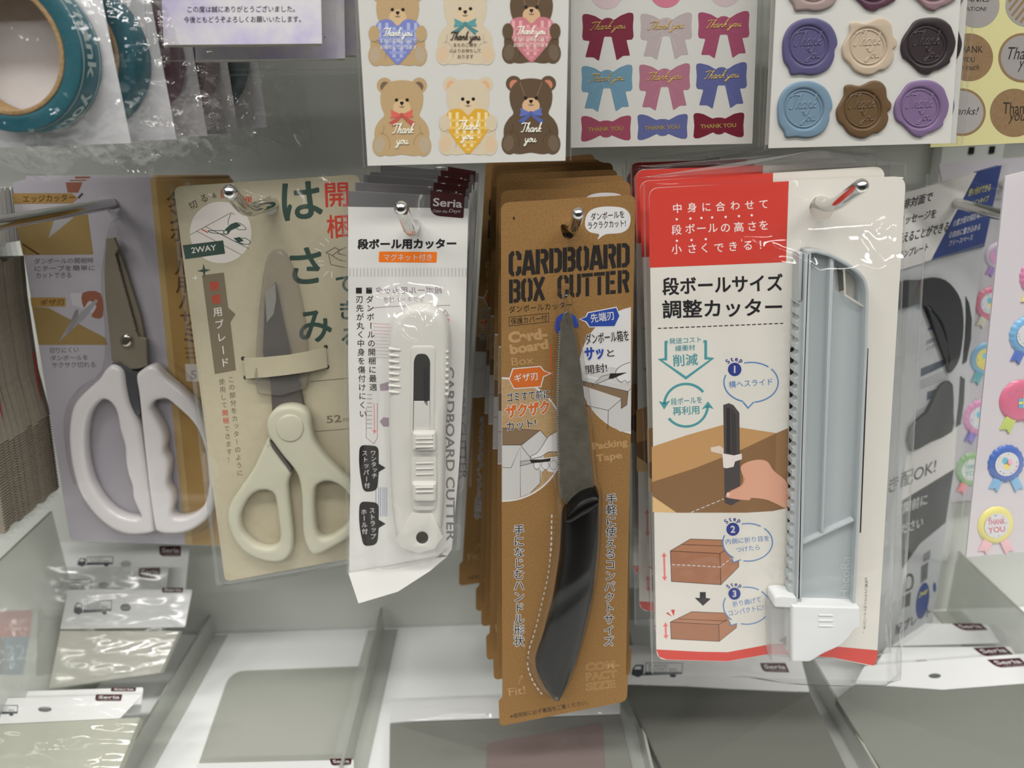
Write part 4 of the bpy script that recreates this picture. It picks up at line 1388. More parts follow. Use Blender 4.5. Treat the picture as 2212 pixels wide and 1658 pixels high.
for q in ([(1190, 555), (1228, 582)], [(1235, 520), (1262, 550)], [(1150, 600), (1205, 620)], [(1180, 700), (1222, 698)], [(1180, 735), (1222, 728)], [(1222, 815), (1260, 775)], [(1285, 780), (1287, 830)]):
    a.L(E1(q), 2.2, soft_w, 2)
a.build('illustration', CS)
SCN = bpy.data.objects.new('scissors', None); C.objects.link(SCN); SCN.parent = CS
a = MB(pc)
a.S([(594, 610), (600, 640), (612, 700), (630, 775), (646, 830), (660, 890), (650, 905), (600, 908), (588, 893), (584, 830), (567, 760), (570, 690), (572, 632)], 0.0012, 0.0030, teflon, 0.0004, seg=1)
a.build('blade', SCN)
a = MB(pc)
a.S(E1([(765, 940), (845, 870), (852, 1000), (832, 1110), (780, 1175)]), 0.003, 0.0034, grind, 0.0)
a.build('sharp_tip', SCN)
fh = [(545, 375), (600, 335), (690, 323), (770, 345), (818, 400), (832, 490), (860, 590), (940, 700), (1050, 810), (1135, 885), (1200, 970), (1222, 1080), (1195, 1180), (1120, 1260), (1000, 1330), (900, 1385), (840, 1388), (800, 1330), (775, 1250), (768, 1100), (762, 950), (738, 830), (695, 760), (635, 690), (568, 600), (522, 530), (513, 440)]
fhole = [(855, 960), (875, 895), (950, 865), (1040, 898), (1110, 975), (1132, 1070), (1090, 1180), (990, 1258), (915, 1277), (872, 1235), (856, 1110)]
bh = [(522, 560), (480, 640), (420, 770), (340, 890), (265, 1000), (235, 1080), (238, 1180), (280, 1285), (345, 1365), (440, 1420), (560, 1447), (640, 1432), (690, 1372), (702, 1280), (690, 1150), (672, 1000), (666, 880), (690, 798), (640, 735), (580, 650), (548, 590)]
bhole = [(385, 985), (440, 942), (500, 930), (558, 950), (580, 1010), (596, 1130), (610, 1250), (588, 1322), (520, 1346), (430, 1322), (352, 1252), (320, 1175), (328, 1085)]
a = MB(pc)
a.S(E2(bh), 0.0010, 0.0075, cream_pl, 0.0024, holes=[E2(bhole)], sm=3, seg=4, low=0.0008)
a.build('handle', SCN, angle=60)
a = MB(pc)
a.S(E2(fh), 0.0028, 0.0100, cream_pl, 0.0024, holes=[E2(fhole)], sm=3, seg=4, low=0.0008)
f_ = a.build('handle', SCN, angle=60)
a = MB(pc)
q_ = E2([(683, 480)])[0]
a.S(ell(q_[0], q_[1], 29.5, 29.5, 36), 0.0096, 0.0108, cream_pl, 0.0008, seg=3)
a.build('pivot_cap', f_)
a = MB(pc)
a.S(E2([(542, 570), (575, 600), (695, 765), (690, 800), (650, 740), (552, 610)]), 0.003, 0.0072, teflon, 0.0)
a.build('tang', SCN)
a = MB(pc)
cover = [(850, 610), (900, 625), (945, 690), (990, 800), (1030, 950), (1060, 1100), (1080, 1250), (1095, 1420), (1080, 1700), (700, 1740), (690, 1420), (700, 1200), (725, 950), (760, 720), (800, 635)]
cv = E1(cover)
mist = film('blade_cover_plastic', tint=0.80, rough=0.12, gloss=1.0, bump=None, haze=0.10, hue=(1, 0.97, 0.95))
a.S(cv, 0.0004, 0.0044, mist, 0.002, sm=2, seg=3, bottom=False)
a.build('blade_cover', SCN, label='translucent blade cover', angle=60)
a = MB(pc)
wz = wrinkle(0.0013, 4, 7, 5.5)
def fz(a_, b_):
    e = min(1, 12 * min(a_, 1 - a_)) * min(1, 40 * min(b_, 1 - b_))
    core = math.exp(-((a_ - 0.52) / 0.56) ** 4) / (1 + math.exp(-(b_ - 0.24) * 16))
    lo = 0.0066 if b_ < 0.5 else 0.0066 + 0.0048 * min(1, (b_ - 0.5) * 9)
    return 0.0007 + e ** 0.7 * (0.0004 + lo * core) + max(0, wz(a_, b_)) * e
CQ = [(364, 396), (792, 372), (864, 1196), (467, 1265)]
rc_ = ridges(CQ, [([(390, 412), (415, 424), (440, 414), (465, 424)], 0.0014, 5), ([(450, 405), (480, 400), (510, 404)], 0.0010, 5), ([(520, 412), (560, 424), (600, 430)], 0.0013, 5), ([(598, 488), (590, 540), (594, 600)], 0.0008, 5), ([(690, 380), (700, 392), (715, 398)], 0.0009, 5),
                  ([(480, 930), (490, 970), (476, 1000)], 0.0009, 6), ([(560, 800), (545, 900), (540, 1000)], 0.0008, 7), ([(640, 500), (630, 600), (650, 700)], 0.0006, 7), ([(500, 1240), (600, 1216), (720, 1200)], 0.0010, 7), ([(480, 1180), (500, 1220), (520, 1236)], 0.0009, 6), ([(420, 600), (440, 720), (455, 860)], 0.0007, 7)])
a.sheet(CQ, lambda p, q: fz(p, q) + rc_(p, q), bag, 90, 170)
a.sheet([(364, 396), (792, 372), (864, 1196), (467, 1265)], lambda a_, b_: -0.0012, bag_back, 2, 2)
a.build('clear_bag', CS)
a = MB(pc)
a.L([(369, 396), (471, 1262)], 9, hot_edge, 12); a.L([(788, 373), (860, 1197)], 9, hot_edge, 12); a.L([(467, 1263), (864, 1195)], 5, hot_edge, 12)
a.build('bag_seal', CS)
# ---------------------------------------------------------------- white-handled carton scissors
lav = mat('lavender_white_card', (160, 156, 163), rough=0.55, spec=0.25)
gold_i, gold_l = ink(150, 120, 70), ink(166, 142, 98)
brn_t = ink(92, 64, 32)
grey_t = ink(96, 94, 98)
tan_i, skin_i = ink(136, 114, 72), ink(132, 84, 66)
glossy_w = mat('glossy_white_plastic', (198, 194, 194), rough=0.2, spec=0.5, coat=0.3)
warm_steel = mat('warm_steel', (124, 116, 102), rough=0.34, metal=0.2, spec=0.5)
dk_steel = mat('dark_steel', (84, 84, 88), rough=0.28, metal=0.4)
px_ = Plane(245, 446, 0.425)
SP = thing('carton_scissors_pack', 'front card with white-handled serrated scissors and gold side stripe', 'scissors pack', px_, 'white-handled scissors cards')
G1 = lambda pts: zm(0, 360, 3.316, pts)
G2 = lambda pts: zm(0, 760, 3.316, pts)
card_s = rounded([(26, 393), (505, 386), (492, 1179), (152, 1168)], [8, 8, 12, 12], 4)
a = MB(px_)
a.S(card_s, -0.0006, 0, lav, holes=[ell(245, 446, 14.5, 17, 18)])
a.build('backing_card', SP)
a = MB(px_)
a.P([(324, 389), (336, 389), (416, 1176), (400, 1175)], gold_l, 0)
a.P([(336, 389), (502, 386.6), (489, 1178), (416, 1176)], gold_i, 0)
a.P(G1([(88, 190), (515, 190), (556, 225), (520, 262), (96, 266)]), gold_i, 2)
a.P(G1([(470, 112), (592, 110), (560, 185), (484, 184)]), skin_i, 1)
a.L(G1([(560, 225), (592, 190)]), 4, dk_steel, 2)
a.P(G1([(100, 268), (640, 262), (640, 335), (350, 340), (118, 430)]), ink(170, 166, 170), 1)
a.P(G1([(118, 430), (360, 338), (628, 335), (668, 628), (165, 632)]), tan_i, 1)
a.P(G1([(400, 345), (560, 310), (520, 370), (345, 512)]), ink(150, 148, 152), 2)
a.P(G1([(160, 560), (160, 545), (290, 628), (268, 630)]), ink(84, 60, 34), 2)
a.P(G1([(216, 936), (470, 936), (470, 1002), (226, 1002)]), gold_i, 2)
a.P(G1([(500, 905), (722, 905), (738, 1085), (560, 1000), (520, 990)]), ink(176, 172, 176), 1)
a.P(G1([(228, 1002), (345, 1010), (755, 1225), (770, 1275), (275, 1275)]), tan_i, 1)
a.P(smooth(G1([(590, 905), (720, 905), (735, 1075), (655, 1070), (690, 1000), (640, 960), (600, 1010)]), 3), skin_i, 2)
a.P(G1([(590, 1030), (690, 945), (700, 965), (600, 1090), (420, 1255), (500, 1120)]), ink(140, 138, 142), 3)
a.P(G1([(540, 1025), (560, 1020), (560, 1090), (500, 1190), (470, 1190)]), ink(120, 116, 118), 3)
a.build('printed_pictures', SP)
a = MB(px_)
a.T('エッジカッター', 50, 437.5, 162, 433.5, 15, brn_t, 4, 0.018)
a.T('ギザ刃', 88, 660, 138, 658, 13, brn_t, 4, 0.018)
for s_t, x0, y0, x1, y1, h in (('ダンボールの開梱時', 74, 570, 202, 568, 12), ('にテープを簡単に', 75, 586, 205, 584, 12), ('カットできる', 78, 601, 154, 600, 12),
                              ('切りにくい', 107, 763, 170, 761, 12), ('ダンボールを', 109, 779, 190, 777, 11.5), ('サクサク切れる', 112, 794.5, 206, 793, 12)):
    a.T(s_t, x0, y0, x1, y1, h, grey_t, 2, 0.004)
a.column('ダンボール用ハサミ', 378, 430, 412, 724, 40, brn_t, 2, 0.022, 0)
for i in range(3):
    a.L([(399 + i, 752 + i * 10), (470, 751 + i * 10)], 5, ink(120, 90, 50), 2)
a.P(G1([(1325, 1412), (1460, 1412), (1470, 1540), (1335, 1535)]), ink(190, 180, 172), 2)
a.T('5', 412, 818, 424, 818, 18, grey_t, 3)
a.build('lettering', SP)
SZ = bpy.data.objects.new('scissors', None); C.objects.link(SZ); SZ.parent = SP
a = MB(px_)
fr = [(228, 514), (246, 513), (256, 535)]
for i in range(44):
    t = i / 44
    x, y = 249 + 46 * t, 548 + 165 * t
    fr += [(x, y), (x - 2.6, y + 2.4)]
fr += [(300, 728), (316, 731), (318, 790), (300, 796), (262, 800), (241, 778), (236, 722), (227, 640), (225, 590)]
a.S(fr, 0.0034, 0.0052, warm_steel, 0.0003, seg=1)
a.build('blade', SZ, label='serrated front blade')
a = MB(px_)
a.S([(247, 514), (273, 589), (302, 680), (312, 731), (315, 780), (290, 790), (280, 720), (262, 640), (250, 560)], 0.0012, 0.0032, warm_steel, 0.0006, seg=2)
a.build('blade', SZ)
a = MB(px_)
a.S(ell(270, 737, 14, 15, 28), 0.005, 0.0076, mat('polished_steel', (190, 184, 174), rough=0.12, metal=0.9), 0.0022, seg=4)
a.build('pivot_screw', SZ)
a = MB(px_)
a.S(G2([(798, 85), (850, 75), (945, 140), (985, 150), (1005, 455), (925, 445), (885, 160), (830, 120), (800, 110)]), 0.002, 0.0066, dk_steel, 0.001, seg=2)
a.build('tang', SZ)
lh = [(800, 98), (745, 132), (700, 200), (600, 290), (525, 375), (493, 480), (483, 620), (500, 800), (542, 960), (605, 1085), (700, 1200), (800, 1275), (900, 1312), (1000, 1314), (1085, 1298), (1093, 1255), (1062, 1000), (1022, 720), (996, 560), (955, 462), (915, 370), (890, 250), (870, 140)]
lhole = [(720, 350), (785, 368), (828, 440), (850, 560), (885, 680), (890, 780), (908, 880), (936, 960), (945, 1050), (978, 1130), (1000, 1195), (885, 1188), (780, 1130), (690, 1020), (630, 880), (602, 720), (607, 560), (645, 430)]
rh = [(968, 180), (1000, 138), (1060, 103), (1115, 113), (1180, 190), (1280, 272), (1385, 370), (1455, 480), (1505, 650), (1528, 850), (1535, 1050), (1495, 1180), (1405, 1262), (1300, 1304), (1180, 1308), (1122, 1292), (1098, 1250), (1062, 1000), (1022, 650), (1002, 460), (985, 300)]
rhole = [(1098, 360), (1150, 344), (1200, 350), (1290, 425), (1375, 510), (1440, 630), (1488, 850), (1480, 1020), (1440, 1125), (1350, 1185), (1260, 1196), (1222, 1160), (1235, 1090), (1228, 1020), (1192, 950), (1205, 850), (1205, 790), (1168, 720), (1178, 640), (1160, 570), (1130, 510), (1098, 455), (1074, 405)]
a = MB(px_)
a.S(G2(lh), 0.001, 0.0095, glossy_w, 0.0029, holes=[G2(lhole)], sm=3, seg=5, low=0.001)
a.build('handle', SZ, angle=65)
a = MB(px_)
a.S(G2(rh), 0.0012, 0.0102, glossy_w, 0.0029, holes=[G2(rhole)], sm=3, seg=5, low=0.001)
a.build('handle', SZ, angle=65)
a = MB(px_)
bl = [(228, 500), (238, 476), (262, 480), (280, 540), (320, 660), (334, 770), (400, 830), (448, 890), (472, 1000), (476, 1080), (452, 1140), (392, 1166), (330, 1165), (260, 1152), (190, 1110), (150, 1040), (132, 940), (138, 880), (165, 840), (215, 800), (220, 700), (212, 600)]
a.S(bl, 0.0003, 0.0124, blister, 0.004, sm=3, seg=4, bottom=False)
a.S(card_s, 0.0005, 0.0008, blister, 0.0, holes=[ell(245, 446, 14.5, 17, 18)], bottom=False)
a.build('blister', SP, angle=70)
hang_copy(SP, 250, 438, 0.444, 'second white-handled scissors card, only its shaded top edge showing', roll=0.4)
hang_copy(SP, 256, 430, 0.463, 'rearmost white-handled scissors card, hidden but for its dark top edge', roll=-0.5)
# ---------------------------------------------------------------- top row: sticker sheets, cards and tape
sheet_w = mat('sticker_sheet_paper', (196, 195, 190), rough=0.5, spec=0.25)
sleeve = film('sleeve_film', tint=0.985, rough=0.06, gloss=0.9, bump=(26, 0.25, 0.002))
eye_i = ink(30, 27, 26)
pb = Plane(1000, 200, 0.334)
BS = thing('sticker_sheet_pack', 'teddy bear sticker sheet in a clear sleeve, lowest of the top row', 'sticker sheet', pb, 'sticker sheets in the top row')
a = MB(pb)
a.S([(748, -430), (1238, -430), (1221.5, 347), (794, 358)], -0.0008, 0, sheet_w)
a.build('sheet', BS)
fur = {'tan': ((176, 150, 112), (110, 92, 74), (172, 156, 132), (200, 172, 132)), 'ivory': ((198, 184, 160), (206, 164, 124), (202, 178, 148), (206, 184, 152)), 'brown': ((92, 74, 56), (190, 124, 98), (106, 90, 74), (200, 166, 130))}
def bear(cx, top, kind, tilt=0.0, bow=None, heart=None, words=(), wcol=(232, 226, 214), k=1 / 4.364, ears=True):
    f, ear, pad, muz = [ink(*c) for c in fur[kind]]
    m_ = MB(pb)
    tr = lambda x, y: (cx + x * k + tilt * y * k, top + y * k)
    O = lambda pts: [tr(*p) for p in pts]
    E_ = lambda x, y, rx, ry=None, n=28, a0=0, a1=360, rot=0: O(ell(x, y, rx, ry, n, a0, a1, rot))
    dark = ink(*[int(v * 0.8) for v in fur[kind][0]])
    for sx in (-1, 1):
        m_.P(E_(sx * 163, 50, 74), f, 1); m_.P(E_(sx * 158, 62, 45, 48), ear, 2)
    m_.P(smooth(O([(-120, 22), (0, 0), (120, 22), (185, 90), (203, 170), (190, 260), (165, 330), (210, 380), (250, 450), (258, 530), (240, 590), (210, 680), (120, 715), (0, 700), (-120, 715), (-210, 680), (-240, 590), (-258, 530), (-250, 450), (-210, 380), (-165, 330), (-190, 260), (-203, 170), (-185, 90)]), 3), f, 3)
    for sx in (-1, 1):
        m_.P(E_(sx * 195, 610, 82, 108, rot=-sx * 10), f, 4)
        m_.L(E_(sx * 195, 610, 83, 109, 16, -100 if sx < 0 else 180, 20 if sx < 0 else 280), 1.0, dark, 5)
        m_.P(E_(sx * 212, 612, 50, 76, rot=-sx * 8), pad, 5)
    m_.P(E_(0, 262, 83, 78), muz, 4)
    for sx in (-1, 1):
        m_.P(E_(sx * 50, 187, 16.5), eye_i, 5)
        m_.dash(O([(sx * 102, 45), (sx * 78, 110), (sx * 58, 160)]), 0.7, muz, 3, 2, 5)
    m_.P(smooth(O([(-18, 206), (0, 202), (18, 206), (14, 224), (0, 234), (-14, 224)]), 3), eye_i, 6)
    m_.L(O([(0, 230), (0, 252)]), 1.1, eye_i, 6)
    m_.L(E_(0, 240, 26, 16, 12, 20, 160), 1.1, eye_i, 6)
    if bow:
        bi, bd = ink(*bow), ink(*[int(v * 0.88) for v in bow])
        m_.P(O([(-12, 330), (-128, 405), (-95, 410), (-90, 440), (0, 350)]), bd, 7)
        m_.P(O([(12, 330), (128, 400), (100, 408), (96, 440), (0, 350)]), bd, 7)
        m_.P(smooth(O([(-104, 283), (-90, 285), (-20, 318), (-20, 338), (-60, 352), (-108, 358), (-96, 320)]), 3), bi, 8)
        m_.P(smooth(O([(104, 280), (90, 283), (20, 316), (20, 338), (60, 350), (108, 352), (96, 318)]), 3), bi, 8)
        m_.P(E_(0, 327, 22, 18), bd, 9)
    if heart:
        hi, h2 = ink(*heart[0]), ink(*heart[1])
        hp = smooth(O([(0, 340), (60, 285), (130, 280), (190, 310), (212, 370), (200, 450), (130, 570), (50, 665), (0, 705), (-50, 665), (-130, 570), (-200, 450), (-212, 370), (-190, 310), (-130, 280), (-60, 285)]), 3)
        m_.P(hp, hi, 7)
        hw = lambda y: 205 if y < 460 else max(0, 205 * (705 - y) / 245)
        for gx in range(-170, 200, 68):
            yb = 700 - abs(gx) * 245 / 205 if abs(gx) < 205 else 440
            m_.P(O([(gx - 15, 312 if abs(gx) > 35 else 352), (gx + 15, 312 if abs(gx) > 35 else 352), (gx + 15, yb - 22), (gx - 15, yb - 22)]), h2, 8)
        for gy in range(390, 680, 68):
            m_.P(O([(-hw(gy) + 8, gy - 14), (hw(gy) - 8, gy - 14), (hw(gy + 14) - 10, gy + 14), (-hw(gy + 14) + 10, gy + 14)]), ink(*[(p + q) // 2 for p, q in zip(heart[0], heart[1])]), 9)
        for sx in (-1, 1):
            m_.P(E_(sx * 222, 412, 52, 76), f, 10)
    else:
        for sx in (-1, 1):
            m_.L(smooth(O([(sx * 168, 430), (sx * 175, 480), (sx * 190, 520)]), 3, False), 0.9, dark, 6)
    for s_t, x0, x1, yb, h, col in words:
        jp = ord(s_t[0]) > 0x2000
        p0, p1 = tr(x0, yb), tr(x1, yb)
        if jp:
            m_.T(s_t, p0[0], p0[1], p1[0], p1[1], h * k, ink(*col), 12, 0.004)
        else:
            script(m_, s_t, p0[0], p0[1], p1[0], p1[1], 2.3, ink(*col), 12, 0.2, 0.9, tube_r=0.00021)
    m_.build('bear_sticker', BS, flat=True)
wc = (232, 226, 214)
bear(868, 173, 'tan', 0.0, bow=(204, 98, 88), words=[('Thank', -100, 118, 500, 72, wc), ('you', -50, 72, 602, 72, wc)])
bear(1011, 171, 'ivory', 0.0, heart=((206, 158, 52), (222, 202, 150)), words=[('Thank', -105, 105, 475, 72, wc), ('you', -55, 62, 565, 72, wc)])
bear(1147, 169, 'brown', 0.0, bow=(92, 108, 172), words=[('Thank', -105, 105, 505, 72, wc), ('you', -58, 60, 600, 72, wc)])
bear(859, -22, 'tan', 0.0, heart=((116, 126, 184), (166, 172, 206)), words=[('Thank you', -145, 150, 435, 70, wc), ('またのご縁を心より', -165, 175, 500, 38, wc), ('お待ちしております', -163, 178, 560, 38, wc)])
bear(1005, -24, 'ivory', 0.0, bow=(88, 146, 150), words=[('Thank you', -148, 150, 476, 70, (70, 58, 50)), ('またのご縁を', -110, 110, 545, 36, (80, 66, 56)), ('心よりお待ちして', -150, 148, 600, 36, (80, 66, 56)), ('おります', -72, 76, 655, 36, (80, 66, 56))])
bear(1148, -27, 'brown', 0.0, heart=((188, 116, 124), (214, 160, 164)), words=[('Thank you', -145, 145, 440, 70, wc), ('またのご縁を心より', -165, 160, 505, 38, wc), ('お待ちしております', -168, 158, 562, 38, wc)])
a = MB(pb)
a.sheet([(740, -430), (1247, -430), (1233, 347), (786, 362)], lambda p, q: 0.0012 + 0.0006 * math.sin(p * 3.1), sleeve, 10, 10)
a.L([(762, -100), (786.5, 361)], 3.5, hot_edge, 26); a.L([(1237, -100), (1232.5, 347)], 3.5, hot_edge, 26)
a.build('clear_sleeve', BS)

# ribbon stickers
pr = Plane(1430, 160, 0.372)
RS = thing('sticker_sheet_pack', 'sheet of coloured ribbon bow stickers in a clear sleeve, hanging second in the top row', 'sticker sheet', pr, 'sticker sheets in the top row')
a = MB(pr)
a.S([(1234, -420), (1652, -420), (1625, 310), (1233, 319)], -0.0008, 0, sheet_w)
a.build('sheet', RS)
gold_f = mat('gold_foil', (168, 142, 80), rough=0.35, metal=0.3)
tails = [(0.0, .08), (.02, .03), (.1, .025), (.25, .07), (.39, .16), (.43, .12), (.5, .105), (.57, .12), (.61, .16), (.75, .06), (.9, .0), (.985, .01), (1, .08), (.985, .3), (1, .5), (.97, .565), (.86, .57), (.93, .9), (.8, .9), (.67, 1.0), (.57, .5), (.43, .5), (.325, 1.01), (.22, .93), (.06, .93), (.145, .59), (.02, .575), (0, .5), (.015, .3)]
plain = [(0, .12), (.02, .03), (.09, .01), (.2, .06), (.38, .24), (.43, .2), (.5, .19), (.57, .2), (.62, .24), (.8, .05), (.93, .0), (.985, .02), (1, .1), (.98, .5), (.99, .88), (.96, .96), (.88, .96), (.75, .88), (.61, .76), (.57, .83), (.5, .855), (.43, .83), (.39, .76), (.22, .92), (.1, 1.0), (.03, 1.0), (0, .93), (.02, .5)]
def ribbon(x0, y0, x1, y1, col, word, shape):
    m_ = MB(pr)
    tr = lambda p: (1220 + (x0 + (x1 - x0) * p[0]) / 4.737, (y0 + (y1 - y0) * p[1]) / 4.737 - 0.5 * p[0])
    c1, c2 = ink(*col), ink(*[min(255, int(v * 1.14 + 8)) for v in col])
    m_.P([tr(p) for p in rounded(shape, 0.025, 2)], c1, 1)
    ky = 0.31 if shape is tails else 0.52
    kr = 0.19 if shape is tails else 0.32
    m_.L([tr(p) for p in ell(.5, ky, .105, kr, 20)], 0.7, c2, 2, True)
    for sx in (-1, 1):
        for dy, ln in ((-.1, .2), (.02, .12), (.1, .17)):
            m_.L([tr((.5 + sx * .11, ky + dy * .8)), tr((.5 + sx * (.11 + ln), ky + dy * 1.8))], 0.6, c2, 2)
        if shape is tails:
            m_.L([tr((.5 + sx * .09, .5)), tr((.5 + sx * .2, .78))], 0.6, c2, 2)
    if shape is tails:
        p, q = tr((.12, .335)), tr((.88, .30))
        script(m_, 'Thank you', p[0], p[1] + 3, q[0], q[1] + 3, 1.7, gold_f, 4, 0.45, 0.75, tube_r=0.00017)
    else:
        p, q = tr((.14, .62)), tr((.84, .57))
        m_.T(word, p[0], p[1], q[0], q[1], 9, gold_f, 4, 0.03)
    m_.build('ribbon_sticker', RS, flat=True)
for b in [((178, 130, 705, 620), (112, 38, 56), 'Thank you', tails), ((773, 128, 1303, 610), (169, 157, 157), 'Thank you', tails), ((1363, 113, 1890, 595), (147, 71, 97), 'Thank you', tails),
          ((170, 662, 694, 1142), (99, 135, 156), 'Thank you', tails), ((760, 648, 1283, 1130), (159, 104, 121), 'Thank you', tails), ((1343, 636, 1865, 1110), (86, 92, 139), 'Thank you', tails),
          ((166, 1182, 680, 1447), (139, 65, 85), 'THANK YOU', plain), ((743, 1166, 1260, 1432), (86, 92, 139), 'THANK YOU', plain), ((1316, 1152, 1838, 1415), (106, 29, 45), 'THANK YOU', plain)]:
    ribbon(*b[0], b[1], b[2], b[3])
for cx, cy, col in ((430, -72, (192, 174, 176)), (1036, -86, (190, 112, 132)), (1640, -98, (190, 172, 174))):
    m_ = MB(pr)
    m_.P(ell(1220 + cx / 4.737, cy / 4.737, 35, 35, 40), ink(*col), 1)
    m_.build('round_sticker', RS, flat=True)
a = MB(pr)
a.sheet([(1224, -420), (1662, -420), (1640, 318), (1224, 327)], lambda p, q: 0.0012 + 0.0006 * math.sin(p * 3.1), sleeve, 10, 10)
a.L([(1648, -100), (1640, 318)], 3.5, hot_edge, 26)
a.build('clear_sleeve', RS)
R2 = bpy.data.objects.new('x', None)
bpy.data.objects.remove(R2)
hang_copy(RS, 1434, 161, 0.380, 'rear sheet of ribbon bow stickers, only its edge showing behind the front one', roll=-0.3)

# wax-seal stickers, embossed
pz = Plane(1860, 150, 0.352)
WS = thing('sticker_sheet_pack', 'front sheet of puffy wax seal stickers, right of the ribbon bows', 'sticker sheet', pz, 'sticker sheets in the top row')
a = MB(pz)
a.S([(1697, -420), (2105, -420), (2053, 309), (1660, 320)], -0.0008, 0, sheet_w)
a.build('sheet', WS)
V = lambda pts: zm(1620, 0, 3.7365, pts)
blobs = [
 [(0, 1.0), (.35, .97), (.72, .78), (.93, .45), (1.0, .1), (.9, -.12), (.88, -.4), (.7, -.75), (.4, -.93), (.05, -1), (-.3, -.96), (-.5, -.98), (-.7, -.97), (-.78, -.75), (-.95, -.5), (-1.0, -.1), (-.96, .3), (-.75, .7), (-.4, .93)],
 [(0, .87), (.3, 1.0), (.6, .97), (.8, .75), (.85, .4), (1.0, .2), (.97, -.02), (.85, -.1), (.9, -.3), (.8, -.6), (.55, -.82), (.35, -.85), (.1, -.99), (-.2, -1), (-.55, -.85), (-.75, -.6), (-.95, -.4), (-1.0, -.05), (-.85, .25), (-.72, .5), (-.7, .8), (-.5, .87), (-.2, .82)],
 [(0, 1.0), (.45, .97), (.78, .75), (.9, .5), (1.0, .15), (.93, -.2), (.8, -.45), (.78, -.6), (.45, -.8), (.2, -.88), (0, -1), (-.3, -.93), (-.5, -.75), (-.78, -.5), (-.92, -.4), (-1.0, -.1), (-.93, .25), (-.7, .6), (-.45, .9)]]
def seal(cx, cy, col, kind, words=True):
    t = bpy.data.objects.new('seal_sticker', None); C.objects.link(t); t.parent = WS
    mm = mat('wax_%d_%d_%d' % col, col, rough=0.36, spec=0.4)
    md = mm
    X_ = lambda x, y: V([(cx + 222 * x, cy - 230 * y)])[0]
    sh = pz.uvs([X_(*p) for p in smooth(blobs[kind], 3)], 0.0008)
    inner = [X_(p[0], p[1]) for p in ell(-.06 if kind != 1 else -.06, .02, .72, .72, 40)]
    if kind == 1: inner = [X_(p[0], p[1]) for p in ell(-.06, -.02, .68, .68, 40)]
    iu = pz.uvs(inner, 0.0008)
    a = MB(pz)
    a.solid(sh, 0.00005, 0.0013, mm, 0.0008, holes=[ccw(iu)], seg=4, bottom=False)
    a.build('wax_rim', t, angle=70)
    a = MB(pz)
    a.solid(iu, 0.00005, 0.0006, mm, 0.0, bottom=False)
    pth = [(p.x, p.y, 0.0006) for p in inset(ccw(iu), 0.0009)]
    a.tube(pth + pth[:2], 0.00035, mm, 8, cap=False)
    if words:
        p, q = X_(-.72, .20), X_(.52, .20)
        a.base = 0.00055
        c0, c1 = X_(-.62, .02), X_(.46, .06)
        script(a, 'Thank', c0[0], c0[1], c1[0], c1[1], 2, md, 4, 0.3, 1.05, tube_r=0.00026)
        c0, c1 = X_(-.18, -.42), X_(.44, -.38)
        script(a, 'You', c0[0], c0[1], c1[0], c1[1], 2, md, 4, 0.3, 1.0, tube_r=0.00026)
    a.build('stamped_disc', t, angle=50)
for cx, cy, col, kd in ((485, 375, (84, 80, 116), 0), (965, 373, (180, 164, 144), 1), (1440, 371, (53, 45, 47), 2), (445, 882, (110, 134, 153), 0), (920, 880, (99, 77, 53), 1), (1385, 876, (118, 98, 132), 2),
                        (522, -140, (151, 133, 129), 0), (1008, -142, (86, 57, 71), 2), (1492, -145, (137, 112, 115), 2)):
    seal(cx, cy, col, kd)
a = MB(pz)
a.sheet([(1680, -420), (2118, -420), (2066, 313), (1652, 324)], lambda p, q: 0.0019 + 0.0006 * math.sin(p * 3.1), sleeve, 10, 10)
a.L([(1676, -100), (1652.5, 323)], 4, hot_edge, 40); a.L([(2100, -100), (2066, 313)], 4, hot_edge, 40)
a.build('clear_sleeve', WS)
hang_copy(WS, 1877, 150, 0.3585, 'second sheet of wax seal stickers, its white edge showing right of the front one', roll=-0.6)
hang_copy(WS, 1845, 148, 0.366, 'rear sheet of wax seal stickers, its blue and purple seals peeping out at the left', roll=0.3)

# round kraft stickers on yellow backing
py_ = Plane(2150, 180, 0.40)
YS = thing('sticker_sheet_pack', 'sheet of round kraft and grey stickers on pale yellow backing at the right edge', 'sticker sheet', py_, 'sticker sheets in the top row')
a = MB(py_)
a.S([(2030, -420), (2420, -420), (2380, 300), (2010, 318)], -0.0008, 0, mat('yellow_backing', (206, 200, 148), rough=0.4))
a.build('sheet', YS)
kr_i, gr_i, dk_i = mat('kraft_sticker', (142, 116, 86), rough=0.6, mottle=(500, (130, 104, 74), 0.35, 0.7)), ink(152, 148, 145), ink(52, 46, 42)
V2 = lambda pts: zm(1620, 0, 3.7365, pts)
def disc(cx, cy, r, base, inner=None, words=(), stripes=False):
    m_ = MB(py_)
    p = V2([(cx, cy)])[0]
    m_.P(ell(p[0], p[1], r / 3.7365, r / 3.7365, 44), base, 1)
    if inner:
        m_.P(ell(p[0], p[1], r / 3.7365 * 0.9, r / 3.7365 * 0.9, 44), inner, 2)
    if stripes:
        for i in range(-3, 4):
            o_ = i * 44 / 3.7365
            L_ = math.sqrt(max(0, (r / 3.7365 * .86) ** 2 - o_ ** 2))
            dx, dy = 0.62, -0.78
            m_.L([(p[0] + o_ * .78 - dx * L_, p[1] + o_ * .62 - dy * L_), (p[0] + o_ * .78 + dx * L_, p[1] + o_ * .62 + dy * L_)], 5, kr_i, 2)
    for s_t, x0, yb, x1, h, sh in words:
        q0, q1 = V2([(x0, yb), (x1, yb)])
        m_.T(s_t, q0[0], q0[1], q1[0], q1[1], h / 3.7365, dk_i, 4, 0.0, sh)
    m_.build('round_sticker', YS, flat=True)
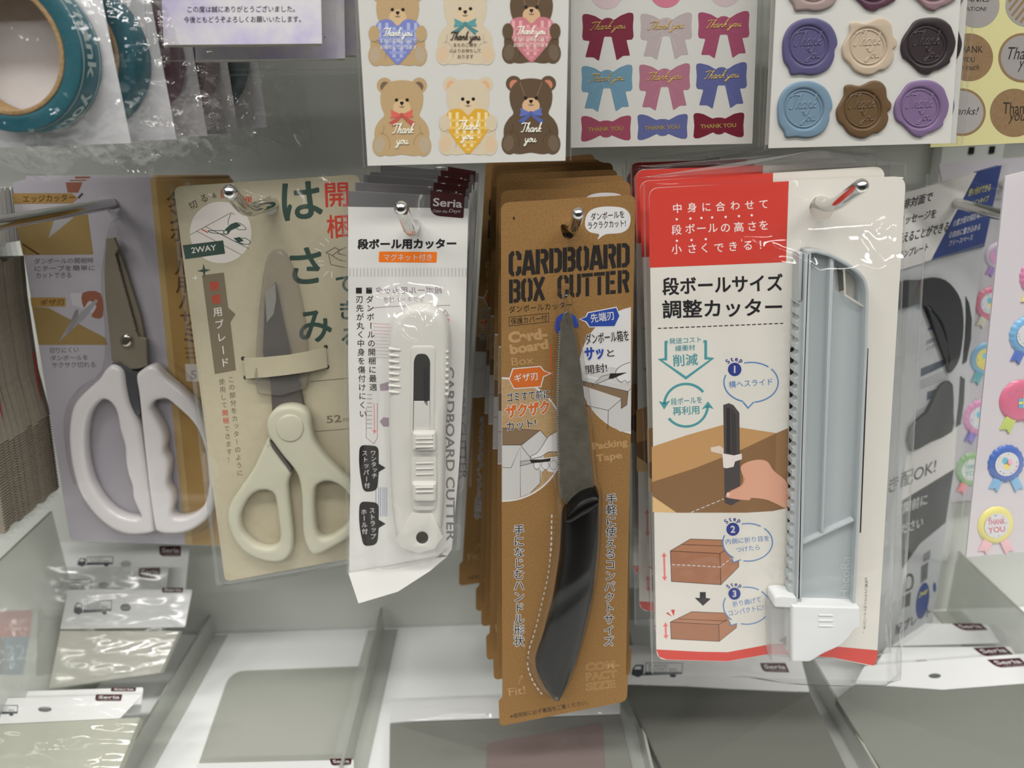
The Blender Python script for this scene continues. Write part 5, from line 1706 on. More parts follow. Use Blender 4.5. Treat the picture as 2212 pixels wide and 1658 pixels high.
disc(1830, 40, 185, gr_i, None, [('THANKS', 1660, 15, 1935, 45, .2), ('APPRECIATION!', 1560, 88, 1908, 32, 0)])
disc(2235, 45, 172, gr_i, None, stripes=True)
disc(1770, 462, 193, kr_i, None, [('THANK', 1660, 425, 1880, 55, 0), ('YOU', 1720, 500, 1815, 40, 0), ('so much', 1680, 565, 1850, 45, .3)])
disc(2205, 466, 200, kr_i, gr_i, [('Thank', 2085, 480, 2330, 100, .4), ('you', 2160, 580, 2300, 90, .4)])
disc(1712, 905, 192, kr_i, ink(160, 156, 153), [('Thanks!', 1590, 925, 1850, 60, .4)])
disc(2132, 910, 195, kr_i, None, [('Thank', 2045, 920, 2260, 95, .1), ('you', 2085, 1000, 2225, 80, .3)])
a = MB(py_)
a.sheet([(2020, -420), (2430, -420), (2390, 304), (2002, 322)], lambda p, q: 0.0012, sleeve, 6, 6)
a.build('clear_sleeve', YS)

# printed message cards
lilac = mat('lilac_wash_paper', (206, 203, 206), rough=0.5, mottle=(30, (176, 168, 206), 0.42, 0.68))
edge_c = mat('card_stock_edge', (186, 182, 170), rough=0.6)
pm = Plane(520, 60, 0.335)
MC = thing('message_card_pack', 'front sleeve of lilac-tinted message cards with two lines of print', 'card pack', pm, 'message card sleeves')
a = MB(pm)
for i in range(6):
    z_ = -0.0004 * i
    o_ = i * 1.0
    a.S([(332 + o_, -420), (684, -420), (695.5, 94 + o_), (353.5 + o_ * 0.2, 97 + o_)], z_ - 0.00036, z_, lilac if i == 0 else edge_c)
a.build('card_stack', MC)
a = MB(pm)
a.T('この度は誠にありがとうございました。', 405, 27, 637, 26, 14, ink(52, 52, 70), 2, 0.006)
a.T('今後ともどうぞよろしくお願いいたします。', 397, 49.5, 650, 48, 14, ink(52, 52, 70), 2, 0.006)
a.build('lettering', MC)
a = MB(pm)
wq = wrinkle(0.0009, 3, 5, 2.2)
a.sheet([(300, -420), (722, -420), (730, 128), (318, 133)], lambda p, q: 0.0009 + max(0, wq(p, q)), bag, 24, 30)
a.sheet([(300, -420), (722, -420), (730, 128), (318, 133)], lambda p, q: -0.0032, bag_back, 2, 2)
a.L([(318, 132), (729, 128)], 2.5, hot_edge, 30); a.L([(310, -60), (318.5, 132)], 2.5, hot_edge, 30); a.L([(727, -60), (729, 128)], 2.5, hot_edge, 30)
a.build('clear_sleeve', MC)
hang_copy(MC, 580, 95, 0.352, 'second sleeve of message cards, its blurred print showing below the front one', roll=0.3)
hang_copy(MC, 612, 88, 0.372, 'rear sleeve of message cards, only its clear edge showing at the right', roll=-0.3)

# rolls of printed tape in bags
kb = mat('tape_core_board', (160, 134, 98), rough=0.8, mottle=(700, (130, 104, 72), 0.35, 0.7))
core_in = mat('core_inside', (196, 188, 188), rough=0.6)
tape_lt = ink(150, 164, 160)
def tape_pack(px, py, Y, col, lab, yaw=0.0, words=True, stickers=1.0):
    pt = Plane(px, py, Y, yaw=yaw)
    t = thing('tape_roll_pack', lab, 'tape pack', pt, 'bagged rolls of tape')
    tm = mat('tape_%d_%d_%d' % col, col, rough=0.3, spec=0.45)
    k = 0.31 / 1600 * 1.0
    R, R1, R0, wd_ = 0.0292, 0.0232, 0.0215, 0.0150
    a = MB(pt)
    rc = bpy.data.objects.new('tape_roll', None); C.objects.link(rc); rc.parent = t
    def ringm(ro, ri, z0, z1, m):
        b_ = MB(pt)
        b_.solid(ell(0, 0, ro, ro, 72), z0, z1, m, 0.0004, holes=[ell(0, 0, ri, ri, 72)], seg=2)
        return b_
    ringm(R, R1, -wd_, 0.0, tm).build('tape', rc)
    ringm(R1, R0, -wd_ - 0.0003, 0.0004, kb).build('core', rc)
    if words:
        b_ = MB(pt)
        def wrap(txt, a0, a1, z0, z1):
            vs, fs, x0, x1, y0, y1 = glyphs(txt, 0.02)
            out = []
            for v in vs:
                an = math.radians(a0 + (a1 - a0) * (v[0] - x0) / (x1 - x0))
                z = z0 + (z1 - z0) * (v[1] - y0) / (y1 - y0)
                out.append(((R + 0.00012) * math.cos(an), (R + 0.00012) * math.sin(an), z))
            b_.add(out, fs, tape_lt)
        wrap('Thank', 40, -22, -0.0045, -0.0105)
        wrap('you', -33, -66, -0.0045, -0.0118)
        for zz in (-0.0018, -0.0135):
            b_.tube([((R + 0.0001) * math.cos(math.radians(q)), (R + 0.0001) * math.sin(math.radians(q)), zz) for q in range(-100, 90, 5)], 0.00018, tape_lt, 6)
        b_.build('printed_words', rc)
    b_ = MB(pt)
    b_.solid([(-0.05, -0.0345), (0.0335, -0.0345), (0.0315, 0.075), (-0.05, 0.075)], -wd_ - 0.0022, -wd_ - 0.0016, mat('tape_backing_card', (202, 200, 202), rough=0.5))
    b_.build('backing_card', t)
    b_ = MB(pt)
    n1, n2 = 64, 70
    vs, fs = [], []
    for j in range(n2 + 1):
        for i in range(n1 + 1):
            u_, v_ = i / n1, j / n2
            x = -0.052 + 0.108 * u_ + 0.004 * (v_ - 0.4)
            y = 0.075 - 0.1185 * v_ - (0.005 * math.sin(u_ * 17 + px) * max(0, v_ - 0.85) * 6)
            r_ = math.hypot(x, y)
            z = 0.0012 if r_ < 0.031 else max(-wd_ * 0.9, 0.0012 - (r_ - 0.031) * 0.9)
            nn = noise.noise((x * 90 + px, y * 60, 1.0)) + 0.7 * noise.noise((x * 200, y * 150 + px, 3.0))
            vs.append((x, y, z + (0.0018 * nn + 0.0042 * (0.5 - abs(nn))) * min(1, max(0.12, (r_ - 0.024) * 90))))
    for j in range(n2):
        for i in range(n1):
            q = j * (n1 + 1) + i
            fs.append((q, q + n1 + 1, q + n1 + 2, q + 1))
    b_.add(vs, fs, crinkle)
    b_.build('clear_bag', t)
    return t
crinkle = film('crinkled_film', tint=0.98, rough=0.06, gloss=1.6, bump=(160, 0.5, 0.003), haze=0.0)
tape_pack(0, 104, 0.300, (42, 88, 98), 'teal roll of printed tape in a crinkled bag, nearest at the top left corner')
tape_pack(130, 112, 0.326, (42, 88, 98), 'second teal roll of tape, only its rim showing behind the backing card', words=False)
tape_pack(222, 118, 0.352, (112, 80, 92), 'plum roll of tape behind the teal ones', words=False)
tape_pack(310, 124, 0.378, (150, 128, 136), 'dusty pink roll of tape behind the plum one', words=False)
tape_pack(388, 120, 0.402, (66, 92, 96), 'rearmost grey-teal roll of tape, its crinkled bag corner reaching farthest right', words=False)
# ---------------------------------------------------------------- right side: template packs and rosette stickers
tp_w = mat('template_header', (204, 202, 198), rough=0.45)
tp_d = ink(44, 46, 46)
tp_blue = ink(34, 54, 112)
tp_k = mat('dark_template_plastic', (34, 36, 36), rough=0.4)
tp_g = mat('template_card', (172, 174, 176), rough=0.5)
yel = ink(206, 196, 90)
pt = Plane(2062, 440, 0.445, yaw=27)
TP = thing('template_pack', 'front slanted pack with dark stencil plate and blue corner panel', 'template pack', pt, 'slanted template packs')
T1 = lambda pts: zm(1880, 340, 3.605, pts)
T2 = lambda pts: zm(1880, 760, 3.07, pts)
hd = [(1930, 424), (2164, 357), (2126, 533), (1928, 588)]
fullp = [(1930, 424), (2164, 357), (2126, 533), (2064, 1010), (2044, 1210), (2012, 1330), (1935, 1396), (1895, 1400)]
a = MB(pt)
a.S([(1930, 424), (2164, 357), (2120, 560), (2064, 1010), (2014, 1345), (1880, 1432), (1880, 600)], -0.0008, 0, tp_g, holes=[ell(2062, 440, 10, 16, 18)])
a.build('backing_card', TP)
a = MB(pt)
a.S([(1929, 424), (2110, 372.5), (2064, 460), (2012, 562), (1929, 588)], 0.0004, 0.001, tp_w)
a.S([(2111, 372), (2164, 357), (2126, 533), (2011, 562), (2064, 460)], 0.0004, 0.001, tp_blue)
a.base = 0.001
for s_t, x0, y0, x1, y1, h, c in (('使い分けできる', 2091, 424, 2138, 412, 17, yel), ('2WAYサインタイプ', 2078, 452, 2134, 434, 13, yel), ('①置き配の指定場所', 2058, 490, 2122, 468, 15, white_p), ('②自由に書き込める', 2049, 515, 2116, 496, 15, white_p), ('フリースペース', 2049, 532, 2100, 518, 12, white_p)):
    a.T(s_t, x0, y0, x1, y1, h, c, 2, 0.006, up=(0.22, -0.97))
for s_t, x0, y0, x1, y1, h in (('非対面で', 1950, 452, 2012, 434, 22), ('メッセージを', 1940, 488, 2020, 470, 20), ('伝えることができる', 1936, 528, 2047, 500, 24), ('テンプレート', 1940, 560, 2003, 541, 18)):
    a.T(s_t, x0, y0, x1, y1, h, black_i, 2, 0.018, up=(0.22, -0.97))
a.build('header', TP)
a = MB(pt)
pl1 = T1([(400, 955), (500, 935), (590, 955), (660, 1020), (710, 1110), (730, 1250), (725, 1400), (700, 1560), (660, 1640), (620, 1680), (605, 1600), (600, 1420), (570, 1300), (520, 1220), (450, 1150), (400, 1140)])
a.S(smooth([(1936, 612)] + pl1[:15] + [(2050, 795), (2046, 745), (2030, 700), (2010, 672), (1985, 656), (1936, 668)], 2), 0.0006, 0.0024, tp_k, 0.0004, seg=1)
a.S(smooth(T2([(270, 505), (380, 400), (440, 270), (500, 200), (550, 215), (555, 400), (545, 530), (400, 600), (270, 660)]), 2), 0.0006, 0.0024, tp_k, 0.0004, seg=1)
a.S(T1([(745, 1080), (770, 1130), (792, 1260), (785, 1420), (750, 1590), (720, 1610), (740, 1400), (748, 1250)]), -0.004, 0.0004, tp_k)
a.S(T2([(600, 160), (628, 180), (622, 330), (600, 480), (570, 495), (590, 330)]), -0.004, 0.0004, tp_k)
a.build('stencil_plate', TP)
a = MB(pt)
a.P(T2([(210, 985), (555, 775), (500, 1130), (330, 1270), (210, 1440)]), tp_d, 2)
a.P(T2([(210, 985), (555, 775), (575, 500), (240, 690)]), ink(198, 196, 192), 2)
a.P(T2([(335, 110), (495, 45), (495, 90), (335, 165)]), ink(70, 78, 92), 3)
a.P(T2([(378, 265), (470, 232), (440, 292), (374, 320)]), ink(70, 78, 92), 3)
for i in range(4):
    q = T2([(330, 195 + i * 16), (520, 118 + i * 16)]); a.L(q, 1.8, ink(140, 142, 146), 3)
    q = T2([(300, 400 + i * 16), (400, 350 + i * 16)]); a.L(q, 1.8, ink(140, 142, 146), 3)
for s_t, p, q, h, c in (('置き配OK!', (20, 985), (430, 800), 100, ink(60, 62, 62)), ('お荷物は玄関前に', (-60, 1180), (375, 1010), 75, ink(186, 186, 184)), ('置いてください', (0, 1280), (345, 1160), 68, ink(186, 186, 184))):
    p, q = T2([p, q])
    a.T(s_t, p[0], p[1], q[0], q[1], h / 3.07, c, 5, 0.01, up=(0.1, -1))
p, q = T1([(435, 1460), (590, 1400)])
a.T('お荷物を置いてくだ', p[0], p[1], q[0], q[1], 11, ink(80, 82, 86), 3, up=(0.1, -1))
p, q = T1([(440, 1505), (590, 1445)])
a.T('ピンポイントメッ', p[0], p[1], q[0], q[1], 10, ink(80, 82, 86), 3, up=(0.1, -1))
a.P(smooth(T1([(440, 1345), (490, 1290), (470, 1240), (490, 1170), (540, 1220), (575, 1300), (560, 1330), (510, 1330)]), 2), ink(70, 92, 128), 3)
a.P(ell(1993, 1297, 13.5, 40, 28, rot=9), ink(40, 62, 122), 4)
p, q = T2([(318, 1640), (380, 1600)])
a.T('2way', p[0], p[1], q[0], q[1], 14, yel, 6, 0.02, 0.2, up=(0.15, -1))
a.P(ell(2019, 1268, 3.4, 11, 16), ink(40, 62, 122), 4)
a.L(smooth(T2([(230, 1580), (235, 1500), (262, 1475), (282, 1500), (275, 1560), (240, 1580)]), 3), 4.5, ink(70, 72, 74), 4, True)
a.P(T2([(338, 1420), (385, 1390), (378, 1500), (334, 1535)]), ink(92, 94, 96), 4)
a.P(T2([(352, 1340), (400, 1310), (396, 1370), (350, 1395)]), ink(112, 114, 116), 4)
a.P(T2([(215, 1620), (270, 1590), (262, 1680), (212, 1700)]), ink(86, 88, 90), 4)
a.L(smooth([(1990, 1190), (2000, 1176), (2012, 1172)], 4, False), 2.4, ink(170, 172, 172), 4)
a.T('配プレート', 1934, 1372, 2010, 1330, 22, ink(66, 68, 70), 4, 0.015, up=(0.05, -1))
a.build('printed_panel', TP)
a = MB(pt)
wt = wrinkle(0.0008, 4, 8, 6.1)
a.sheet([(1925, 421), (2168, 352), (2016, 1352), (1872, 1440)], lambda p, q: 0.0031 + max(0, wt(p, q)), bag, 20, 40)
a.L(T1([(420, 830), (880, 690)]), 8, hot_edge, 60)
a.build('clear_bag', TP)
hang_copy(TP, 2058, 437, 0.4605, 'rear slanted template pack, its blue edge showing above the front one', yaw=27, roll=0)

pq = Plane(2170, 800, 0.362, yaw=13)
RO = thing('sticker_sheet_pack', 'front white sheet of puffy rosette stickers at the right edge', 'sticker sheet', pq, 'rosette sticker sheets')
a = MB(pq)
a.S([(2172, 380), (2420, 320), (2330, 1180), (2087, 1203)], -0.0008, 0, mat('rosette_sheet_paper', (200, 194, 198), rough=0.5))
a.build('sheet', RO)
N3 = lambda pts: zm(2000, 560, 2.4387, pts)
def rosette(cx, cy, r, col, inner, legs, word=None, scallop=True, gift=False, leg_w=1.0, skew=-0.1):
    t = bpy.data.objects.new('rosette_sticker', None); C.objects.link(t); t.parent = RO
    puffy = lambda c: mat('puffy_%d_%d_%d' % tuple(c), c, rough=0.22, spec=0.5)
    p = N3([(cx, cy)])[0]; r = r / 2.4387
    b_ = MB(pq)
    for sx in (-1, 1):
        q = [(p[0] + sx * r * .15, p[1] + r * .8), (p[0] + sx * r * .62, p[1] + r * .7), (p[0] + sx * r * .95, p[1] + r * 1.38), (p[0] + sx * r * .66, p[1] + r * 1.36), (p[0] + sx * r * .52, p[1] + r * 1.6)]
        b_.S(q, 0.0001, 0.001, puffy(legs), 0.0004, seg=2, bottom=False)
        b_.L([(p[0] + sx * r * .45, p[1] + r * .9), (p[0] + sx * r * .72, p[1] + r * 1.3)], 1.2, white_p, 22)
    b_.build('ribbon_tails', t)
    b_ = MB(pq)
    out = []
    for i in range(96):
        an = 2 * math.pi * i / 96
        rr = r * (1 + (0.055 * abs(math.sin(an * 9)) if scallop else 0))
        out.append((p[0] + rr * math.cos(an) * 0.97, p[1] + rr * math.sin(an) + skew * rr * math.cos(an)))
    b_.dome(pq.uvs(out, 0.001), 0.0001, 0.0017, puffy(col), 6, 0.55)
    b_.build('rosette', t, angle=80)
    b_ = MB(pq)
    b_.base = 0.00185
    if not gift:
        b_.P([(p[0] + r * .66 * math.cos(a_ / 20 * math.pi), p[1] + r * .66 * math.sin(a_ / 20 * math.pi) + skew * .66 * r * math.cos(a_ / 20 * math.pi)) for a_ in range(40)], ink(*inner), 1)
    rnd = random.Random(int(cx + cy))
    if word:
        for i, wline in enumerate(word):
            b_.T(wline, p[0] - r * .46, p[1] - r * .02 + i * r * .42, p[0] + r * .46, p[1] - r * .1 + i * r * .42, r * .3, ink(200, 120, 136) if col[0] > 150 else ink(110, 170, 160), 4, 0.02)
    elif gift:
        bl_i, ye_i = ink(110, 170, 200), ink(226, 206, 100)
        b_.P([(p[0] - r * .1, p[1] - r * .1), (p[0] + r * .5, p[1] - r * .2), (p[0] + r * .5, p[1] + r * .3), (p[0] - r * .1, p[1] + r * .35)], bl_i, 3)
        b_.L([(p[0] + r * .18, p[1] - r * .3), (p[0] + r * .18, p[1] + r * .33)], 4, ye_i, 4); b_.L([(p[0] - r * .1, p[1] + r * .1), (p[0] + r * .5, p[1] + r * .02)], 4, ye_i, 4)
    else:
        for dx, dy, c in ((-.1, -.18, (110, 180, 200)), (.14, -.1, (230, 170, 190)), (0, .1, (230, 206, 110))):
            b_.P(ell(p[0] + dx * r, p[1] + dy * r, r * .17, r * .2, 16), ink(*c), 3)
    for i in range(9):
        an = rnd.random() * 6.28
        b_.P(ell(p[0] + r * .55 * math.cos(an), p[1] + r * .55 * math.sin(an), 1.6, 1.2, 8), ink(*rnd.choice([(90, 120, 190), (110, 190, 190), (220, 130, 150), (140, 180, 110)])), 4)
    b_.build('printed_centre', t)
rosette(374, 1402, 98, (216, 206, 130), (206, 204, 206), (220, 176, 182), word=('THANK', 'YOU'), scallop=False)
rosette(428, 1078, 95, (80, 108, 176), (206, 204, 206), (128, 174, 208))
rosette(500, 746, 110, (206, 112, 138), (206, 112, 138), (186, 200, 110), scallop=False, gift=True)
rosette(545, 400, 98, (120, 168, 206), (206, 204, 206), (92, 116, 186))
rosette(600, 90, 98, (206, 130, 166), (206, 204, 206), (220, 206, 140))
a = MB(pq)
a.sheet([(2150, 380), (2440, 312), (2345, 1186), (2068, 1211)], lambda p, q: 0.0026 + 0.0012 * math.sin(3.1 * p), sleeve, 10, 12)
a.L([(2108, 860), (2068, 1210)], 6, hot_edge, 60)
a.build('clear_sleeve', RO)

ph_ = Plane(2090, 780, 0.495, yaw=6)
RB = thing('sticker_sheet_pack', 'rear sheet of pastel rosette stickers, showing between the dark template pack and the front sheet', 'sticker sheet', ph_, 'rosette sticker sheets')
a = MB(ph_)
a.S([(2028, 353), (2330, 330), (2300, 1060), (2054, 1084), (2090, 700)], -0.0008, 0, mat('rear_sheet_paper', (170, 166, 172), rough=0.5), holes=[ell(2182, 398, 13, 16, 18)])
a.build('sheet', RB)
a = MB(ph_)
a.T('thank you', 2141, 436, 2192, 434, 10, ink(110, 108, 112), 2)
a.build('lettering', RB)
RO_, pq_ = RO, pq
RO, pq = RB, ph_
rosette(385, -20, 72, (190, 180, 196), (196, 140, 180), (150, 120, 176), scallop=False)
rosette(345, 232, 84, (196, 110, 134), (196, 196, 200), (186, 184, 166))
rosette(322, 525, 88, (112, 156, 184), (196, 186, 110), (96, 150, 156), scallop=False)
rosette(290, 835, 90, (196, 134, 170), (196, 196, 204), (120, 112, 176))
rosette(243, 1108, 84, (140, 176, 130), (200, 204, 200), (214, 142, 144), word=('THANK', 'YOU'), scallop=True)
RO, pq = RO_, pq_
# ---------------------------------------------------------------- packets of clear bags lying in the shelf trays
pk_white = mat('packet_header_white', (206, 207, 206), rough=0.35, spec=0.4)
pk_body = mat('packet_milky_bags', (178, 178, 168), rough=0.45, spec=0.3)
pk_body_d = mat('packet_grey_bags', (140, 141, 134), rough=0.5, spec=0.3)
shiny = film('shiny_packet_film', tint=0.97, rough=0.2, gloss=5.5, bump=(16, 0.5, 0.008), haze=0.02)
van_i = ink(60, 66, 70)
def packet(pl, lab, header, body, logo=None, van=None, hole=None, bodym=None, film_m=None, group='bag packets in the shelf trays', thick=0.006, extra=None):
    t = thing('bag_packet', lab, 'packet', pl, group)
    if body:
        a = MB(pl)
        a.S(rounded(body, 3), -thick, -0.0006, bodym or pk_body, 0.001, seg=2)
        a.build('bag_stack', t)
    a = MB(pl)
    a.S(rounded(header, 4), -0.0006, 0.0, pk_white, holes=[hole] if hole else ())
    a.build('header_card', t)
    if logo:
        a = MB(pl)
        a.P(rounded(logo, [2, 2, 3, 14], 4), logo_i, 1)
        l = Vector(logo[3]); r = Vector(logo[2]); u0 = Vector(logo[0])
        A, B = l.lerp(u0, 0.36), r.lerp(Vector(logo[1]), 0.36)
        d = B - A
        p, q = A + d * 0.12, A + d * 0.92
        up = (u0 - l)
        hh = up.length * 0.46
        a.T('Seria', p.x, p.y, q.x, q.y, hh, white_p, 3, 0.02, up=up.normalized())
        p2, q2 = l + d * 0.24 + up * 0.1, l + d * 0.92 + up * 0.1
        a.T('Color the Days', p2.x, p2.y, q2.x, q2.y, up.length * 0.14, white_p, 3, up=up.normalized())
        a.build('logo', t)
    if van:
        a = MB(pl)
        O, U, V_ = [Vector(v) for v in van]             # lower left, along the van, up
        w = lambda x, y: O + U * x + V_ * y
        Q = lambda pts: [w(*p) for p in pts]
        a.P(Q([(0, .12), (.25, .12), (.27, .3), (1, .3), (1, .18), (.05, .02)]), van_i, 1)
        a.P(Q([(0, .12), (.02, .55), (.08, .85), (.24, .85), (.24, .12)]), van_i, 1)
        a.P(Q([(.05, .5), (.09, .74), (.19, .74), (.19, .5)]), pk_white, 2)
        a.L(Q([(.28, .34), (1, .34), (1, 1), (.28, 1)]), 1.4, van_i, 1, True)
        for cx in (.13, .82):
            a.P(Q(ell(cx, .06, .065, .13, 16)), van_i, 2)
        p, q = w(.34, .68), w(.72, .68)
        a.T('PLASTIC', p.x, p.y, q.x, q.y, V_.length * 0.2, van_i, 2, up=V_.normalized())
        p, q = w(.34, .42), w(.9, .42)
        a.T('DELIVERY BAG', p.x, p.y, q.x, q.y, V_.length * 0.2, van_i, 2, up=V_.normalized())
        a.build('van_emblem', t)
    if extra:
        extra(t)
    if film_m:
        a = MB(pl)
        wf_ = wrinkle(0.0022, 4, 3, len(lab) * 0.7)
        hq = [header[0], header[1], header[2], header[3]]
        a.sheet(hq, lambda p, q: 0.0004 + max(0, wf_(p, q)), film_m, 30, 14)
        if body:
            wf2 = wrinkle(0.003, 3, 4, len(lab) * 0.4)
            a.sheet([body[0], body[1], body[2], body[3]], lambda p, q: 0.0004 + max(0, wf2(p, q)), film_m, 30, 22)
        a.build('clear_wrap', t)
    return t
B0 = lambda pts: zm(0, 1160, 3.328, pts)
L4 = lambda x0, y0, x1, y1, s=0: B0([(x0, y0), (x1, y0), (x1 - s, y1), (x0 - s, y1)])
VN = lambda x0, y0, x1, y1: (B0([(x0, y1)])[0], Vector(((x1 - x0) / 3.328, 0)), Vector((0.5, -(y1 - y0) / 3.328)))
HO = lambda x, y, rx, ry: ell(x / 3.328, 1160 + y / 3.328, rx / 3.328, ry / 3.328, 18)
packet(Plane(272, 1217, 0.488, lean=-30), 'white packet header standing rearmost below the white-handled scissors', B0([(400, 35), (1365, 50), (1330, 400), (330, 420)]), None,
       L4(1145, 62, 1300, 136, 0), VN(555, 140, 810, 205), HO(905, 192, 40, 25))
packet(Plane(224, 1264, 0.470, lean=-38), 'shiny packet, second of the leaning three, its left half showing', B0([(335, 213), (1212, 212), (1180, 500), (272, 515)]), B0([(270, 520), (1200, 510), (1150, 720), (255, 1000)]),
       L4(998, 218, 1152, 292, 4), VN(378, 305, 655, 400), HO(745, 345, 40, 22), film_m=shiny)
packet(Plane(270, 1312, 0.450, lean=-40), 'shiny crumpled packet, front of the leaning three, covered in bright reflections', B0([(490, 375), (1382, 375), (1330, 645), (432, 660)]), B0([(430, 670), (1290, 672), (1150, 975), (345, 1095)]),
       L4(1165, 362, 1318, 398, 4), VN(528, 455, 800, 548), HO(902, 505, 40, 28), film_m=shiny)
packet(Plane(130, 1512, 0.398, lean=-58), 'second white packet from the front at the lower left, its logo edge peeping out', B0([(-240, 1120), (1030, 1078), (1010, 1260), (-240, 1300)]), None,
       L4(800, 1080, 980, 1108, 6), None, None)
packet(Plane(96, 1531, 0.380, lean=-58), 'frontmost white-headed packet at the lower left corner', B0([(-240, 1165), (1026, 1128), (862, 1300), (-240, 1352)]), B0([(-240, 1355), (1010, 1290), (830, 1720), (-240, 1740)]),
       L4(690, 1128, 880, 1176, 10), VN(-120, 1208, 125, 1278), HO(322, 1235, 50, 20), film_m=sleeve, bodym=mat('packet_pale_bags', (166, 167, 155), rough=0.45))
def red_blue(t):
    a = MB(PRB)
    a.P(B0([(-60, 532), (236, 520), (216, 712), (-60, 718)]), ink(188, 74, 80), 1)
    a.P(B0([(-60, 718), (38, 716), (18, 990), (-60, 992)]), ink(66, 76, 92), 1)
    a.P(B0([(38, 716), (216, 712), (156, 986), (18, 990)]), ink(92, 128, 160), 1)
    a.T('32', 14, 1427, 57, 1424, 33, ink(158, 182, 202), 3, 0.01)
    for y in (585, 640):
        p, q = B0([(30, y + 18), (195, y + 12)])
        a.L([p, q], 3, ink(214, 150, 152), 3)
    a.build('printed_label', t)
PRB = Plane(40, 1375, 0.430, lean=-42)
packet(PRB, 'packet with red and blue label at the left edge', B0([(-120, 455), (240, 460), (150, 1080), (-120, 1090)]), None, film_m=sleeve, extra=red_blue)
D0 = lambda pts: zm(1740, 1280, 4.386, pts)
ovl = lambda x, y, rx, ry: ell(1740 + x / 4.386, 1280 + y / 4.386, rx / 4.386, ry / 4.386, 18)
packet(Plane(2080, 1370, 0.455, lean=-72), 'rearmost white packet of the three at the lower right', D0([(1000, 285), (1795, 300), (1960, 470), (800, 505)]), None, D0([(1385, 290), (1660, 290), (1730, 352), (1490, 358)]))
packet(Plane(2080, 1420, 0.430, lean=-72), 'middle white packet of the three at the lower right', D0([(760, 515), (1985, 508), (2260, 700), (640, 740)]), None, D0([(1585, 520), (1885, 510), (1972, 584), (1690, 604)]), None, ovl(1100, 647, 58, 13))
packet(Plane(2040, 1470, 0.398, lean=-76), 'frontmost white packet at the lower right with wide milky bags', D0([(560, 690), (2260, 560), (2420, 830), (1300, 915), (470, 858)]), D0([(470, 862), (1300, 918), (2420, 832), (2900, 1900), (860, 1900), (290, 1000)]), D0([(1718, 632), (2030, 615), (2110, 690), (1820, 710)]), None, ovl(1225, 785, 60, 24), bodym=mat('packet_milky_grey', (114, 116, 109), rough=0.5), film_m=None)
M0 = lambda pts: zm(1320, 1300, 4.608, pts)
packet(Plane(1540, 1470, 0.405, lean=-74), 'wide grey packet below the red and white cutters, with van emblem and logo', M0([(120, 430), (1860, 430), (1975, 890), (1200, 860), (750, 832), (120, 812)]), M0([(120, 815), (750, 836), (1200, 864), (1978, 892), (2420, 1800), (570, 1800)]),
       M0([(1480, 604), (1735, 604), (1778, 700), (1510, 692)]), (M0([(200, 735)])[0], Vector((110, 1.0)), Vector((1, -29))), None, bodym=mat('packet_dark_grey', (92, 93, 87), rough=0.5))
# deck items
def deck_plane(px, py, h=0.0):
    d = ray(px, py)
    t_ = (Z_DECK + h - CAM.z) / d.z
    return Plane(px, py, 0, lean=-90, O=CAM + d * t_)
pd_ = deck_plane(620, 1540, 0.0004)
t = thing('shelf_mat', 'grey translucent plastic mat with rounded corners lying in the empty tray', 'mat', pd_)
a = MB(pd_)
a.S(rounded([(497, 1449), (786, 1438), (752, 1720), (405, 1720)], [34, 10, 10, 10], 6), 0.0, 0.0008, mat('mat_plastic', (157, 159, 151), rough=0.25, spec=0.4))
a.build('sheet', t)
pe_ = deck_plane(600, 1655, 0.018)
packet(pe_, 'white packet edge at the bottom of the empty tray with two stacked logos', [(425, 1648), (764, 1640), (764, 1720), (420, 1720)], None, [(712, 1638), (760, 1637), (758, 1651), (716, 1653)])
pf_ = deck_plane(1080, 1600, 0.010)
def pinkish(t):
    a = MB(pf_)
    a.P([(1053, 1604), (1300, 1560), (1310, 1720), (1050, 1720)], ink(120, 106, 103), 1)
    a.build('pink_print', t)
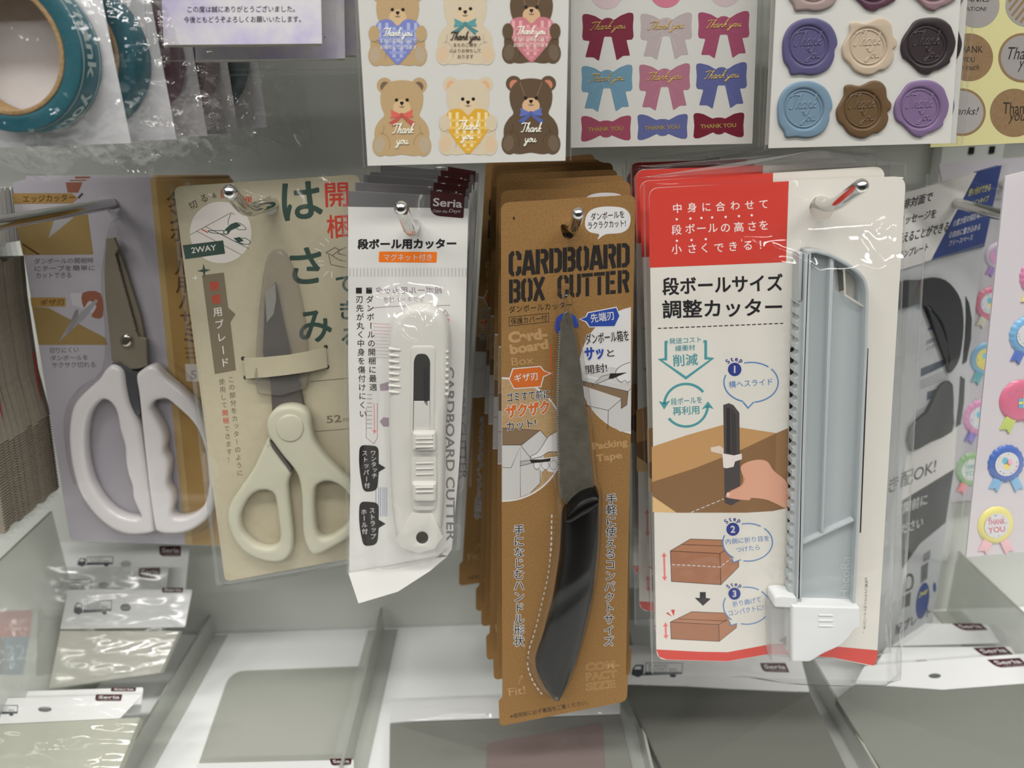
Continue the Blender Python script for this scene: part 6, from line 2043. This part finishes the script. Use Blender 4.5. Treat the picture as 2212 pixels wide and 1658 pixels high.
packet(pf_, 'clear packet in the tray below the front kraft card, faint pink print at its front', [(846, 1512), (1338, 1494), (1340, 1540), (842, 1558)], [(842, 1560), (1340, 1542), (1380, 1720), (840, 1720)], bodym=mat('packet_smoky', (122, 122, 116), rough=0.35, spec=0.4), film_m=sleeve, extra=pinkish, thick=0.004)
# ---------------------------------------------------------------- the stack of packets at the left edge, seen along its edges
pL = Plane(40, 640, 0.430)
beige = mat('packet_beige', (136, 128, 115), rough=0.6, mottle=(300, (122, 115, 102), 0.3, 0.7))
edge_red = ink(128, 52, 50)
lab0 = 'rearmost packet of the edge-on stack at the left, red-edged'
SK = thing('straw_packet', lab0, 'packet', pL, 'packets stacked at the left edge')
a = MB(pL)
a.S([(-220, 416), (24, 404), (36, 521), (-215, 530)], -0.0018, 0.0018, pk_white)
a.build('header_card', SK)
a = MB(pL)
z_ = []
for i in range(30):
    y = 900 + i * 5.4
    z_ += [(88 + (y - 800) * 0.13, y), (84 + (y - 800) * 0.13, y + 2.7)]
a.S([(-212, 562), (42, 554), (50, 640), (74, 800)] + z_ + [(118, 1062), (-190, 1080)], -0.0021, 0.0021, beige)
a.build('contents', SK)
a = MB(pL)
a.sheet([(-222, 415), (26, 402), (132, 1072), (-188, 1092)], lambda p, q: 0.0024, sleeve, 4, 8)
a.L([(-190, 1086), (128, 1068)], 14, hot_edge, 46)
a.L([(-215, 541), (37, 537)], 30, hot_edge, 46)
a.build('clear_bag', SK)
def red_edge(t):
    a = MB(pL)
    a.S([(70, 760), (75, 760), (117, 1050), (112, 1050)], 0.0021, 0.0023, edge_red)
    a.build('red_edge', t)
base = SK.matrix_world.copy()
names = ['second', 'third', 'fourth', 'fifth', 'sixth', 'seventh', 'eighth', 'ninth', 'tenth', 'eleventh', 'twelfth']
rj = random.Random(3)
for i, n in enumerate(names):
    c = copy_tree(SK)
    c.matrix_world = Matrix.Translation(Vector((rj.uniform(-0.0008, 0.0008), -0.0046 * (i + 1), rj.uniform(-0.001, 0.001)))) @ base
    c['label'] = n + ' packet from the back in the edge-on stack at the left edge'
    if n == 'ninth':
        red_edge(c)
red_edge(SK)
